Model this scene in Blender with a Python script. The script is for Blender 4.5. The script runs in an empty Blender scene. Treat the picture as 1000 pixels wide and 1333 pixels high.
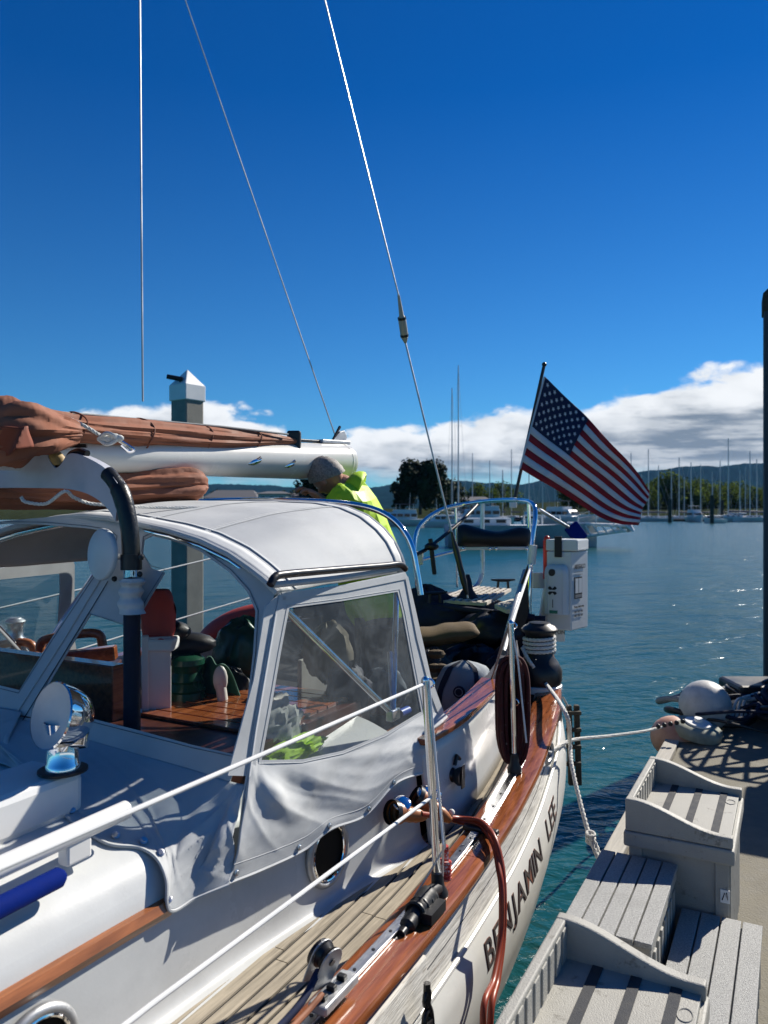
import bpy, math, random
from mathutils import Vector, Matrix, noise
R = math.radians
V = Vector
rnd = random.Random(7)
C = bpy.context.scene.collection
sc = bpy.context.scene

# ------------------------------------------------------------------ camera, sky, sun, exposure
CAM = V((0, 0, 2.15))
cam = bpy.data.cameras.new('camera'); camo = bpy.data.objects.new('camera', cam); C.objects.link(camo)
camo.location = CAM; camo.rotation_euler = (R(90), 0, 0)
cam.sensor_fit = 'VERTICAL'; cam.sensor_height = 36; cam.lens = 36 * 1000 / 1333
cam.clip_start = 0.05; cam.clip_end = 20000
cam.dof.use_dof = True; cam.dof.focus_distance = 2.9; cam.dof.aperture_fstop = 4.5
sc.camera = camo
SUN_AZ, SUN_EL = 47.0, 35.0          # azimuth clockwise from +Y (camera direction)
sd = V((math.sin(R(SUN_AZ)) * math.cos(R(SUN_EL)), math.cos(R(SUN_AZ)) * math.cos(R(SUN_EL)), math.sin(R(SUN_EL))))
sun = bpy.data.lights.new('sun', 'SUN'); sun.energy = 5.0; sun.angle = R(0.53); sun.color = (1.0, 0.94, 0.84)
suno = bpy.data.objects.new('sun', sun); C.objects.link(suno)
suno.rotation_euler = (-sd).to_track_quat('-Z', 'Y').to_euler()
sc.view_settings.view_transform = 'Standard'; sc.view_settings.look = 'None'
sc.view_settings.exposure = 0.68; sc.view_settings.gamma = 1.0; sc.view_settings.use_curve_mapping = False
sc.cycles.max_bounces = 10; sc.cycles.transparent_max_bounces = 16
sc.cycles.caustics_reflective = False; sc.cycles.caustics_refractive = False


class NT:
    """tiny node-tree helper"""
    def __init__(s, tree):
        s.t = tree; s.n = tree.nodes; s.l = tree.links
    def add(s, typ, ins=None, **kw):
        n = s.n.new(typ)
        for k, v in kw.items(): setattr(n, k, v)
        for k, v in (ins or {}).items():
            if hasattr(v, 'is_output') or isinstance(v, bpy.types.NodeSocket): s.l.new(v, n.inputs[k])
            else: n.inputs[k].default_value = v
        return n
    def math(s, op, a, b=None, c=None, clamp=False):
        n = s.n.new('ShaderNodeMath'); n.operation = op; n.use_clamp = clamp
        for i, v in enumerate((a, b, c)):
            if v is None: continue
            if isinstance(v, (int, float)): n.inputs[i].default_value = v
            else: s.l.new(v, n.inputs[i])
        return n.outputs[0]
    def mix(s, f, a, b, mode='MIX'):
        n = s.n.new('ShaderNodeMix'); n.data_type = 'RGBA'; n.blend_type = mode
        for i, v in ((0, f), (6, a), (7, b)):
            if isinstance(v, bpy.types.NodeSocket): s.l.new(v, n.inputs[i])
            elif isinstance(v, (int, float)): n.inputs[i].default_value = v
            else: n.inputs[i].default_value = (*v[:3], 1)
        return n.outputs[2]
    def ramp(s, f, stops, interp='LINEAR'):
        n = s.n.new('ShaderNodeValToRGB'); s.l.new(f, n.inputs[0]); cr = n.color_ramp; cr.interpolation = interp
        while len(cr.elements) < len(stops): cr.elements.new(0.5)
        for e, (p, c) in zip(cr.elements, stops):
            e.position = p; e.color = (*c, 1) if not isinstance(c, (int, float)) else (c, c, c, 1)
        return n.outputs[0]


world = bpy.data.worlds.new('World'); sc.world = world; world.use_nodes = True
N = NT(world.node_tree); N.n.clear()
sky = N.add('ShaderNodeTexSky', sky_type='NISHITA')
sky.sun_disc = False; sky.sun_elevation = R(SUN_EL); sky.sun_rotation = R(SUN_AZ)
sky.air_density = 1.0; sky.dust_density = 0.0; sky.ozone_density = 4.0
geo = N.add('ShaderNodeTexCoord'); sep = N.add('ShaderNodeSeparateXYZ', {0: geo.outputs['Generated']})
X, Y, Z = sep.outputs
az = N.math('ARCTAN2', X, Y)
el = N.math('ARCSINE', Z)
# deep polarised blue: the air colour itself, paler towards the horizon
tint = N.mix(N.add('ShaderNodeMapRange', {0: el, 1: -0.05, 2: 0.50}).outputs[0], (0.42, 0.95, 1.25), (0.015, 0.50, 1.08))
hsx = N.mix(1.0, sky.outputs[0], tint, 'MULTIPLY')
# top of the cloud bank as a function of azimuth (elevation in radians)
azn = N.math('DIVIDE', N.math('ADD', az, 0.6), 1.2, clamp=True)
fadeback = N.add('ShaderNodeMapRange', {0: N.math('ABSOLUTE', az), 1: 0.65, 2: 1.3, 3: 0.0, 4: 0.19}).outputs[0]
top = N.ramp(azn, [(0.0, .115), (0.17, .118), (0.32, .150), (0.395, .105), (0.415, .072), (0.45, .105), (0.56, .122), (0.68, .135), (0.76, .152), (0.82, .166), (0.9, .178), (1.0, .17)])
sepc = N.add('ShaderNodeCombineXYZ', {0: N.math('MULTIPLY', az, 1.0), 1: N.math('MULTIPLY', el, 2.1), 2: 0.0})
n1 = N.add('ShaderNodeTexNoise', {'Vector': sepc.outputs[0], 'Scale': 9.0, 'Detail': 8.0, 'Roughness': 0.5, 'Distortion': 0.15})
n2 = N.add('ShaderNodeTexNoise', {'Vector': sepc.outputs[0], 'Scale': 30.0, 'Detail': 8.0, 'Roughness': 0.62, 'Distortion': 0.3})
vo = N.add('ShaderNodeTexVoronoi', {'Vector': N.add('ShaderNodeVectorMath', {0: sepc.outputs[0], 1: N.add('ShaderNodeVectorMath', {0: n2.outputs[1], 1: (0.035, 0.035, 0)}, operation='MULTIPLY').outputs[0]}, operation='ADD').outputs[0], 'Scale': 26.0, 'Smoothness': 0.4}, feature='SMOOTH_F1')
puff = N.math('SUBTRACT', 0.45, vo.outputs[0])
nn = N.math('ADD', N.math('ADD', N.math('MULTIPLY', N.math('SUBTRACT', n1.outputs[0], 0.5), 0.070), N.math('MULTIPLY', N.math('SUBTRACT', n2.outputs[0], 0.5), 0.030)), N.math('MULTIPLY', puff, 0.022))
depth = N.math('ADD', N.math('SUBTRACT', N.math('SUBTRACT', top, fadeback), el), nn)           # >0 inside the bank
mask = N.math('MULTIPLY', N.add('ShaderNodeMapRange', {0: depth, 1: -0.002, 2: 0.012}, interpolation_type='SMOOTHSTEP').outputs[0],
              N.add('ShaderNodeMapRange', {0: N.math('ADD', el, N.math('MULTIPLY', nn, 0.5)), 1: 0.030, 2: 0.062}, interpolation_type='SMOOTHSTEP').outputs[0])
lowmask = N.math('MULTIPLY', N.add('ShaderNodeMapRange', {0: azn, 1: 0.6, 2: 0.8}).outputs[0], 0.85)     # the bank reaches lower on the right
low = N.math('MULTIPLY', N.add('ShaderNodeMapRange', {0: el, 1: 0.066, 2: 0.04}).outputs[0], lowmask)
dark = N.add('ShaderNodeMapRange', {0: N.math('ADD', depth, N.math('ADD', N.math('MULTIPLY', N.math('SUBTRACT', n1.outputs[0], 0.5), 0.06), N.math('MULTIPLY', puff, -0.05))), 1: 0.012, 2: 0.070}, interpolation_type='SMOOTHSTEP').outputs[0]
streak = N.add('ShaderNodeTexNoise', {'Vector': N.add('ShaderNodeCombineXYZ', {0: N.math('ADD', az, N.math('MULTIPLY', el, 1.4)), 1: N.math('MULTIPLY', el, 7), 2: 0.0}).outputs[0], 'Scale': 7.0, 'Detail': 7.0, 'Roughness': 0.62})
dark2 = N.math('MULTIPLY', dark, N.add('ShaderNodeMapRange', {0: streak.outputs[0], 1: 0.32, 2: 0.58}).outputs[0])
dark2 = N.math('MAXIMUM', N.math('MULTIPLY', dark2, 1.0), N.math('MULTIPLY', dark, 0.55))
ccol = N.mix(dark2, (12.0, 12.3, 12.6), (2.7, 3.4, 4.3))
skyc = N.mix(mask, hsx, ccol)
skyc = N.mix(low, skyc, (10.5, 10.9, 11.2))
bg = N.add('ShaderNodeBackground', {'Color': skyc, 'Strength': 0.05})
out = N.add('ShaderNodeOutputWorld', {'Surface': bg.outputs[0]})

# ------------------------------------------------------------------ materials
MATS = {}
BOAT_ROT = 28.0
def mat(name, col, rough=0.5, metal=0.0, var=0.15, scale=6.0, bump=0.0, bscale=60.0, coat=0.0, grain=None, col2=None, spec=0.4, trans=0.0, dirt=0.0, sheen=0.0, blotch=None):
    """principled material with noise variation; grain = (across, along) frequencies along the boat's length"""
    if name in MATS: return MATS[name]
    m = bpy.data.materials.new(name); m.use_nodes = True; T = NT(m.node_tree); T.n.clear()
    tc = T.add('ShaderNodeTexCoord'); vec = T.add('ShaderNodeNewGeometry').outputs['Position']
    if grain:
        r1 = T.add('ShaderNodeMapping', {'Vector': vec, 'Rotation': (0, 0, R(BOAT_ROT))})
        r2 = T.add('ShaderNodeMapping', {'Vector': r1.outputs[0], 'Scale': (grain[0], grain[1], grain[0])})
        gv = r2.outputs[0]
        nz = T.add('ShaderNodeTexNoise', {'Vector': gv, 'Scale': 1.0, 'Detail': 6.0, 'Roughness': 0.65, 'Distortion': 0.4})
    else:
        nz = T.add('ShaderNodeTexNoise', {'Vector': vec, 'Scale': scale, 'Detail': 6.0, 'Roughness': 0.6})
    c1 = tuple(c * (1 - var) for c in col); c2 = col2 or tuple(min(1, c * (1 + var)) for c in col)
    f = T.add('ShaderNodeMapRange', {0: nz.outputs[0], 1: 0.3, 2: 0.7}).outputs[0]
    bc = T.mix(f, c1, c2)
    if dirt:
        nd = T.add('ShaderNodeTexNoise', {'Vector': vec, 'Scale': 2.7, 'Detail': 9.0, 'Roughness': 0.72})
        fd = T.add('ShaderNodeMapRange', {0: nd.outputs[0], 1: 0.5, 2: 0.75, 4: dirt}).outputs[0]
        bc = T.mix(fd, bc, tuple(c * 0.35 for c in col))
    if blotch:
        nb = T.add('ShaderNodeTexNoise', {'Vector': gv if grain else vec, 'Scale': blotch[1], 'Detail': 7.0, 'Roughness': 0.75})
        fb = T.add('ShaderNodeMapRange', {0: nb.outputs[0], 1: blotch[2], 2: blotch[2] + 0.06}).outputs[0]
        bc = T.mix(fb, bc, blotch[0])
    p = T.add('ShaderNodeBsdfPrincipled', {'Base Color': bc, 'Metallic': metal, 'Coat Weight': coat, 'Coat Roughness': 0.06, 'Specular IOR Level': spec, 'Transmission Weight': trans, 'Sheen Weight': sheen})
    rr = T.add('ShaderNodeMapRange', {0: nz.outputs[0], 1: 0.3, 2: 0.7, 3: max(0.02, rough * 0.8), 4: min(1, rough * 1.2)}).outputs[0]
    T.l.new(rr, p.inputs['Roughness'])
    if bump:
        nb = T.add('ShaderNodeTexNoise', {'Vector': gv if grain else vec, 'Scale': (2.0 if grain else bscale), 'Detail': 4.0})
        b = T.add('ShaderNodeBump', {'Height': nb.outputs[0], 'Strength': min(1.0, bump), 'Distance': 0.004 if not grain else 0.002})
        T.l.new(b.outputs[0], p.inputs['Normal'])
    T.add('ShaderNodeOutputMaterial', {'Surface': p.outputs[0]})
    MATS[name] = m; return m

canvas = mat('dodger_canvas', (0.45, 0.465, 0.47), 0.7, var=0.10, scale=3.0, bump=0.25, bscale=900, dirt=0.22)
canvas_trim = mat('canvas_trim', (0.47, 0.485, 0.49), 0.6, var=0.08, scale=8, bump=0.2, bscale=700)
gel = mat('white_gelcoat', (0.55, 0.56, 0.55), 0.30, var=0.08, scale=3.0, bump=0.04, bscale=140, dirt=0.22, coat=0.2, blotch=((0.36, 0.36, 0.34), 38.0, 0.70))
gelw = mat('white_paint', (0.72, 0.72, 0.70), 0.35, var=0.05, scale=5.0, dirt=0.06)
hullm = mat('hull_paint', (0.55, 0.55, 0.52), 0.35, var=0.05, scale=3.0, dirt=0.15, coat=0.2)
bulw = mat('weathered_white_wood', (0.60, 0.58, 0.53), 0.75, var=0.35, grain=(110, 7), bump=1.0, blotch=((0.33, 0.29, 0.24), 0.9, 0.57))
teakv = mat('varnished_teak', (0.25, 0.066, 0.020), 0.22, var=0.5, grain=(60, 3.2), coat=0.7, col2=(0.38, 0.12, 0.04), dirt=.3)
teakh = mat('honey_varnish_wood', (0.30, 0.105, 0.035), 0.35, var=0.4, grain=(60, 4), coat=0.4)
teakd = mat('bare_teak_deck', (0.33, 0.285, 0.215), 0.8, var=0.4, grain=(95, 5), bump=0.6, dirt=0.3)
caulk = mat('black_caulk', (0.012, 0.012, 0.013), 0.7)
chrome = mat('polished_steel', (0.82, 0.83, 0.85), 0.07, metal=1.0, var=0.04)
steel = mat('brushed_steel', (0.55, 0.56, 0.57), 0.32, metal=1.0, var=0.15, scale=30)
alu = mat('dull_aluminium', (0.42, 0.43, 0.44), 0.5, metal=0.7, var=0.2, scale=25, dirt=0.3)
blackm = mat('black_metal', (0.012, 0.012, 0.014), 0.35, var=0.3)
blackr = mat('black_rubber', (0.014, 0.014, 0.015), 0.45, var=0.3, bump=0.2)
leather = mat('worn_black_leather', (0.010, 0.011, 0.012), 0.33, var=0.3, bump=0.4, bscale=90)
navy = mat('navy_canvas', (0.006, 0.010, 0.030), 0.75, var=0.3, bump=0.4, bscale=400)
blackc = mat('black_vinyl', (0.008, 0.008, 0.010), 0.5, var=0.2, bump=0.2, bscale=200)
tan = mat('brown_cushion_fabric', (0.10, 0.065, 0.030), 0.9, var=0.25, bump=0.4, bscale=300)
sailc = mat('rust_sailcloth', (0.25, 0.092, 0.050), 0.78, var=0.18, scale=5, bump=0.35, bscale=40, dirt=0.15)
boomp = mat('cream_boom_paint', (0.66, 0.65, 0.60), 0.25, var=0.04, scale=3, coat=0.3, dirt=0.06)
ropew = mat('white_rope', (0.62, 0.61, 0.57), 0.85, var=0.2, scale=90, dirt=0.3)
roped = mat('grey_rope', (0.25, 0.26, 0.26), 0.9, var=0.3, scale=90)
ropeb = mat('dark_blue_rope', (0.012, 0.02, 0.06), 0.8, var=0.4, scale=120)
ropem = mat('maroon_flecked_rope', (0.055, 0.010, 0.010), 0.85, var=0.3, scale=60, blotch=((0.5, 0.47, 0.42), 55.0, 0.63))
roper = mat('red_white_rope', (0.5, 0.04, 0.03), 0.8, var=0.2, blotch=((0.7, 0.66, 0.6), 90.0, 0.52))
wirew = mat('white_coated_wire', (0.72, 0.72, 0.70), 0.4, var=0.05)
hose = mat('rust_red_cable', (0.23, 0.035, 0.014), 0.38, var=0.12)
brass = mat('amber_connector_boot', (0.30, 0.10, 0.025), 0.45, var=0.3, scale=20)
hiviz = mat('yellow_green_jacket', (0.42, 0.66, 0.015), 0.6, var=0.12, bump=0.4, bscale=50)
skinm = mat('skin', (0.42, 0.20, 0.13), 0.5, var=0.1, scale=20)
hairm = mat('grey_hair', (0.22, 0.20, 0.18), 0.6, var=0.5, scale=110, bump=0.6, bscale=300)
trousm = mat('dark_trousers', (0.02, 0.025, 0.035), 0.8)
bluep = mat('royal_blue_cover', (0.001, 0.012, 0.13), 0.9, var=0.2, bump=0.2, spec=0.05)
redm = mat('red_plastic', (0.45, 0.02, 0.015), 0.4)
redc = mat('red_cloth', (0.50, 0.06, 0.04), 0.6, var=0.2)
greenp = mat('green_winch_cover', (0.008, 0.05, 0.028), 0.25, var=0.4, bump=0.3, bscale=25)
plas = mat('grey_dock_plastic', (0.33, 0.32, 0.285), 0.6, var=0.10, scale=7, bump=0.5, bscale=260, dirt=0.35, blotch=((0.20, 0.19, 0.165), 11.0, 0.58))
plasp = mat('speckled_step_plastic', (0.33, 0.33, 0.315), 0.55, var=0.4, scale=160, bump=1.0, bscale=320, dirt=0.45, blotch=((.20, .19, .17), 9.0, .62))
tape = mat('black_grip_tape', (0.045, 0.047, 0.052), 0.85, var=0.35, scale=30, bump=0.5, bscale=500, blotch=((0.3, 0.3, 0.29), 30.0, 0.70))
conc = mat('dock_concrete', (0.17, 0.155, 0.118), 0.9, var=0.22, scale=9, bump=0.8, bscale=130, dirt=0.35)
concp = mat('pile_concrete', (0.24, 0.225, 0.19), 0.85, var=0.2, scale=5, bump=0.4, bscale=60, dirt=0.3)
timb = mat('dock_edge_timber', (0.36, 0.34, 0.30), 0.85, var=0.25, grain=(50, 4), bump=0.5)
oldwood = mat('dark_weathered_wood', (0.045, 0.04, 0.03), 0.9, var=0.5, scale=30, bump=0.6)
orangeb = mat('orange_buoy', (0.55, 0.22, 0.12), 0.5, var=0.2, scale=4, dirt=0.3, col2=(0.62, 0.40, 0.30))
greyb = mat('scuffed_white_vinyl', (0.50, 0.49, 0.47), 0.5, var=0.2, scale=9, dirt=0.5, bump=0.4, bscale=40)
whl = mat('dock_wheel_rubber', (0.24, 0.25, 0.20), 0.8, var=0.3, scale=12, dirt=0.4)
bone = mat('bone_white_plastic', (0.62, 0.60, 0.55), 0.4, var=0.05)
frp = mat('pale_box_plastic', (0.56, 0.59, 0.60), 0.35, var=0.04, dirt=0.08)
inkm = mat('black_print', (0.012, 0.012, 0.015), 0.5)
inkg = mat('grey_print', (0.16, 0.17, 0.18), 0.5)
lettr = mat('hull_letter_black', (0.035, 0.028, 0.028), 0.6, blotch=((.3, .28, .25), 60.0, .68))
lettb = mat('hull_letter_brown', (0.15, 0.05, 0.03), 0.4)
flagr = mat('flag_red', (0.24, 0.004, 0.012), 0.7, var=0.08, bump=0.3, bscale=60)
flagw = mat('flag_white', (0.52, 0.53, 0.57), 0.7, var=0.04, bump=0.3, bscale=60)
flagb = mat('flag_blue', (0.006, 0.010, 0.045), 0.7, var=0.1)
farw = mat('boat_white', (0.62, 0.63, 0.64), 0.4, var=0.05)
farb = mat('boat_dark_canvas', (0.02, 0.035, 0.08), 0.7)
farg = mat('boat_window_dark', (0.012, 0.016, 0.02), 0.1)
farh = mat('boat_hull_blue', (0.015, 0.04, 0.10), 0.35)
fart = mat('boat_tan', (0.35, 0.26, 0.15), 0.6)
mastm = mat('mast_aluminium', (0.50, 0.50, 0.50), 0.4, metal=0.3)
bark = mat('tree_bark', (0.06, 0.045, 0.03), 0.9)
leafd = mat('dark_foliage', (0.012, 0.026, 0.010), 0.8, var=0.5, scale=0.6, spec=0.1)
def leaf_mat(name, c1, c2):
    m = bpy.data.materials.new(name); m.use_nodes = True; T = NT(m.node_tree); T.n.clear()
    nz = T.add('ShaderNodeTexNoise', {'Vector': T.add('ShaderNodeNewGeometry').outputs['Position'], 'Scale': 0.5, 'Detail': 4.0})
    c = T.mix(T.add('ShaderNodeMapRange', {0: nz.outputs[0], 1: .35, 2: .65}).outputs[0], c1, c2)
    d = T.add('ShaderNodeBsdfDiffuse', {'Color': c}); t = T.add('ShaderNodeBsdfTranslucent', {'Color': c})
    T.add('ShaderNodeOutputMaterial', {'Surface': T.add('ShaderNodeMixShader', {0: .45, 1: d.outputs[0], 2: t.outputs[0]}).outputs[0]}); return m
leafg = leaf_mat('green_foliage', (0.035, 0.060, 0.014), (0.10, 0.135, 0.03))
housew = mat('pale_house_wall', (0.42, 0.41, 0.38), 0.8)
housed = mat('dark_house_wall', (0.07, 0.08, 0.09), 0.8)
roofm = mat('grey_shingle_roof', (0.09, 0.09, 0.10), 0.9)
hillm = mat('wooded_hillside', (0.004, 0.018, 0.020), 0.95, var=0.5, scale=0.02, spec=0.0)
bankm = mat('shore_riprap', (0.028, 0.036, 0.02), 0.9, var=0.5, scale=0.8, spec=0.0)

def transparent(name, tint, refl, haze, hazecol, smudge=6.0):
    m = bpy.data.materials.new(name); m.use_nodes = True; T = NT(m.node_tree); T.n.clear()
    g = T.add('ShaderNodeNewGeometry')
    nz = T.add('ShaderNodeTexNoise', {'Vector': g.outputs['Position'], 'Scale': smudge, 'Detail': 8.0, 'Roughness': 0.7, 'Distortion': 1.2})
    hz = T.add('ShaderNodeMapRange', {0: nz.outputs[0], 1: 0.42, 2: 0.75, 3: haze * 0.35, 4: haze}).outputs[0]
    bmp = T.add('ShaderNodeTexNoise', {'Vector': g.outputs['Position'], 'Scale': 4.0, 'Detail': 2.0})
    bp = T.add('ShaderNodeBump', {'Height': bmp.outputs[0], 'Strength': 0.12, 'Distance': 0.02})
    tr = T.add('ShaderNodeBsdfTransparent', {'Color': (*tint, 1)})
    gl = T.add('ShaderNodeBsdfGlossy', {'Roughness': 0.03, 'Color': (1, 1, 1, 1), 'Normal': bp.outputs[0]})
    df = T.add('ShaderNodeBsdfDiffuse', {'Color': (*hazecol, 1)})
    a = T.add('ShaderNodeMixShader', {0: hz, 1: tr.outputs[0], 2: df.outputs[0]})
    fr = T.add('ShaderNodeFresnel', {'IOR': refl, 'Normal': bp.outputs[0]})
    b = T.add('ShaderNodeMixShader', {0: fr.outputs[0], 1: a.outputs[0], 2: gl.outputs[0]})
    T.add('ShaderNodeOutputMaterial', {'Surface': b.outputs[0]})
    return m
vinyl = transparent('clear_window_vinyl', (0.80, 0.84, 0.86), 1.09, 0.025, (0.5, 0.52, 0.55))
vinyls = transparent('scuffed_window_vinyl', (0.66, 0.71, 0.72), 1.08, 0.28, (0.42, 0.46, 0.48), smudge=7.0)

def water_mat():
    m = bpy.data.materials.new('harbour_water'); m.use_nodes = True; T = NT(m.node_tree); T.n.clear()
    g = T.add('ShaderNodeNewGeometry')
    def wav(rot, sx, sy, sc_, det, rg=0.55):
        mp = T.add('ShaderNodeMapping', {'Vector': g.outputs['Position'], 'Rotation': (0, 0, R(rot))})
        mp2 = T.add('ShaderNodeMapping', {'Vector': mp.outputs[0], 'Scale': (sx, sy, 1)})
        return T.add('ShaderNodeTexNoise', {'Vector': mp2.outputs[0], 'Scale': sc_, 'Detail': det, 'Roughness': rg, 'Distortion': 0.5}).outputs[0]
    h1 = wav(-20, 0.35, 1.0, 2.6, 4.0)
    h2 = wav(25, 0.45, 1.0, 9.0, 4.0)
    h3 = wav(-35, 0.5, 1.0, 0.75, 3.0)
    h = T.math('ADD', T.math('ADD', T.math('MULTIPLY', h1, 0.55), T.math('MULTIPLY', h2, 0.20)), T.math('MULTIPLY', h3, 1.5))
    bp = T.add('ShaderNodeBump', {'Height': h, 'Strength': 1.0, 'Distance': 0.125})
    big = T.add('ShaderNodeTexNoise', {'Vector': g.outputs['Position'], 'Scale': 0.12, 'Detail': 3.0}).outputs[0]
    col = T.mix(big, (0.003, 0.044, 0.050), (0.010, 0.082, 0.090))
    p = T.add('ShaderNodeBsdfPrincipled', {'Base Color': col, 'Roughness': 0.19, 'IOR': 1.333, 'Normal': bp.outputs[0]})
    T.add('ShaderNodeOutputMaterial', {'Surface': p.outputs[0]})
    return m
waterm = water_mat()

# ------------------------------------------------------------------ geometry helpers
WL = {}      # world location of every object, for parenting
def tag(o, label=None, cat=None, group=None, kind=None):
    if label: o['label'] = label
    if cat: o['category'] = cat
    if group: o['group'] = group
    if kind: o['kind'] = kind
    return o
def empty(name, loc, label=None, cat=None, group=None, parent=None):
    o = bpy.data.objects.new(name, None); C.objects.link(o); o.empty_display_size = 0.1
    loc = V(loc)
    o.location = loc - (WL[parent.name] if parent else V((0, 0, 0)))
    if parent: o.parent = parent
    WL[o.name] = loc
    return tag(o, label, cat, group)
def frame(axis):
    a = axis.normalized(); u = a.cross(V((0, 0, 1)))
    if u.length < 1e-3: u = a.cross(V((0, 1, 0)))
    u.normalize(); return a, u, a.cross(u)
class MB:
    def __init__(s): s.v = []; s.f = []
    def add(s, vs, fs):
        b = len(s.v); s.v += [V(x) for x in vs]; s.f += [tuple(i + b for i in f) for f in fs]; return s
    def box(s, c, size, ax=None):
        c = V(c); ax = ax or (V((1, 0, 0)), V((0, 1, 0)), V((0, 0, 1)))
        hx, hy, hz = [k / 2 for k in size]; vs = []
        for z in (-1, 1):
            for y in (-1, 1):
                for x in (-1, 1): vs.append(c + ax[0] * hx * x + ax[1] * hy * y + ax[2] * hz * z)
        return s.add(vs, [(0, 2, 3, 1), (4, 5, 7, 6), (0, 1, 5, 4), (2, 6, 7, 3), (0, 4, 6, 2), (1, 3, 7, 5)])
    def prism(s, poly, d):
        d = V(d); n = len(poly); vs = [V(p) for p in poly] + [V(p) + d for p in poly]
        return s.add(vs, [tuple(range(n))[::-1], tuple(range(n, 2 * n))] + [(i, (i + 1) % n, (i + 1) % n + n, i + n) for i in range(n)])
    def tube(s, pts, r, n=10, cap=True, flat=1.0):
        pts = [V(p) for p in pts]; m = len(pts); rs = r if isinstance(r, (list, tuple)) else [r] * m
        vs = []; up = None
        for i, p in enumerate(pts):
            t = (pts[min(i + 1, m - 1)] - pts[max(i - 1, 0)])
            if t.length < 1e-9: t = V((0, 0, 1))
            t.normalize()
            if up is None: _, u, w = frame(t)
            else:
                u = up - t * up.dot(t)
                if u.length < 1e-6: _, u, w = frame(t)
                u.normalize(); w = t.cross(u)
            up = u
            for k in range(n):
                a = 2 * math.pi * k / n; vs.append(p + u * math.cos(a) * rs[i] + w * math.sin(a) * rs[i] * flat)
        fs = [(i * n + k, i * n + (k + 1) % n, (i + 1) * n + (k + 1) % n, (i + 1) * n + k) for i in range(m - 1) for k in range(n)]
        if cap: fs += [tuple(range(n))[::-1], tuple(range((m - 1) * n, m * n))]
        return s.add(vs, fs)
    def lathe(s, prof, base, axis=(0, 0, 1), n=24):
        a, u, w = frame(V(axis)); base = V(base); vs = []
        for r, h in prof:
            for k in range(n):
                t = 2 * math.pi * k / n; vs.append(base + a * h + (u * math.cos(t) + w * math.sin(t)) * max(r, 1e-5))
        m = len(prof)
        return s.add(vs, [(i * n + k, i * n + (k + 1) % n, (i + 1) * n + (k + 1) % n, (i + 1) * n + k) for i in range(m - 1) for k in range(n)])
    def ball(s, c, r, n=16, sc3=(1, 1, 1), ax=None):
        c = V(c); ax = ax or (V((1, 0, 0)), V((0, 1, 0)), V((0, 0, 1))); m = n // 2; vs = []
        for i in range(m + 1):
            ph = math.pi * i / m
            for k in range(n):
                t = 2 * math.pi * k / n
                vs.append(c + ax[0] * r * sc3[0] * math.sin(ph) * math.cos(t) + ax[1] * r * sc3[1] * math.sin(ph) * math.sin(t) + ax[2] * r * sc3[2] * math.cos(ph))
        return s.add(vs, [(i * n + k, (i + 1) * n + k, (i + 1) * n + (k + 1) % n, i * n + (k + 1) % n) for i in range(m) for k in range(n)])
    def grid(s, fn, nu, nv, closed=False):
        vs = [V(fn(i / nu, j / nv)) for j in range(nv + 1) for i in range(nu + 1)]
        return s.add(vs, [(j * (nu + 1) + i, j * (nu + 1) + i + 1, (j + 1) * (nu + 1) + i + 1, (j + 1) * (nu + 1) + i) for j in range(nv) for i in range(nu)])
    def build(s, name, m, parent=None, smooth=False, bevel=0, solid=0, origin=None, sub=0, recalc=True):
        if origin is not None: o0 = V(origin)
        else:
            xs = [v.x for v in s.v]; ys = [v.y for v in s.v]; zs = [v.z for v in s.v]
            o0 = V(((min(xs) + max(xs)) / 2, (min(ys) + max(ys)) / 2, min(zs)))
        me = bpy.data.meshes.new(name); me.from_pydata([v - o0 for v in s.v], [], s.f); me.validate(clean_customdata=False)
        if recalc and len(s.f) < 60000:
            import bmesh
            bm = bmesh.new(); bm.from_mesh(me); bmesh.ops.recalc_face_normals(bm, faces=bm.faces); bm.to_mesh(me); bm.free()
        if m: me.materials.append(m)
        if smooth:
            me.shade_smooth()
            try: me.set_sharp_from_angle(angle=R(42))
            except Exception: pass
        ob = bpy.data.objects.new(name, me); C.objects.link(ob)
        ob.location = o0 - (WL[parent.name] if parent else V((0, 0, 0)))
        if parent: ob.parent = parent
        WL[ob.name] = o0
        if solid:
            md = ob.modifiers.new('solid', 'SOLIDIFY'); md.thickness = solid; md.offset = 0
        if bevel:
            md = ob.modifiers.new('bevel', 'BEVEL'); md.width = bevel; md.segments = 2; md.limit_method = 'ANGLE'; md.angle_limit = R(40)
        if sub:
            md = ob.modifiers.new('sub', 'SUBSURF'); md.levels = md.render_levels = sub
        return ob
def kids(o): return [c for c in bpy.data.objects if c.parent is o]
def copy_tree(o, loc=None, rz=None, label=None, parent=None, scale=None):
    c = o.copy(); C.objects.link(c)
    if parent: c.parent = parent
    if loc is not None: c.location = loc
    if rz is not None: c.rotation_euler = (0, 0, rz)
    if scale is not None: c.scale = (scale,) * 3 if isinstance(scale, (int, float)) else scale
    if label: c['label'] = label
    for ch in list(o.children): copy_tree(ch, parent=c)
    return c
def smooth_path(pts, n=8):
    """Catmull-Rom through the points"""
    pts = [V(p) for p in pts]; P = [pts[0] * 2 - pts[1]] + pts + [pts[-1] * 2 - pts[-2]]; out = []
    for i in range(1, len(P) - 2):
        for k in range(n):
            t = k / n; a, b, c, d = P[i - 1], P[i], P[i + 1], P[i + 2]
            out.append(0.5 * ((2 * b) + (c - a) * t + (2 * a - 5 * b + 4 * c - d) * t * t + (3 * b - a - 3 * c + d) * t ** 3))
    out.append(pts[-1]); return out
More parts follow.
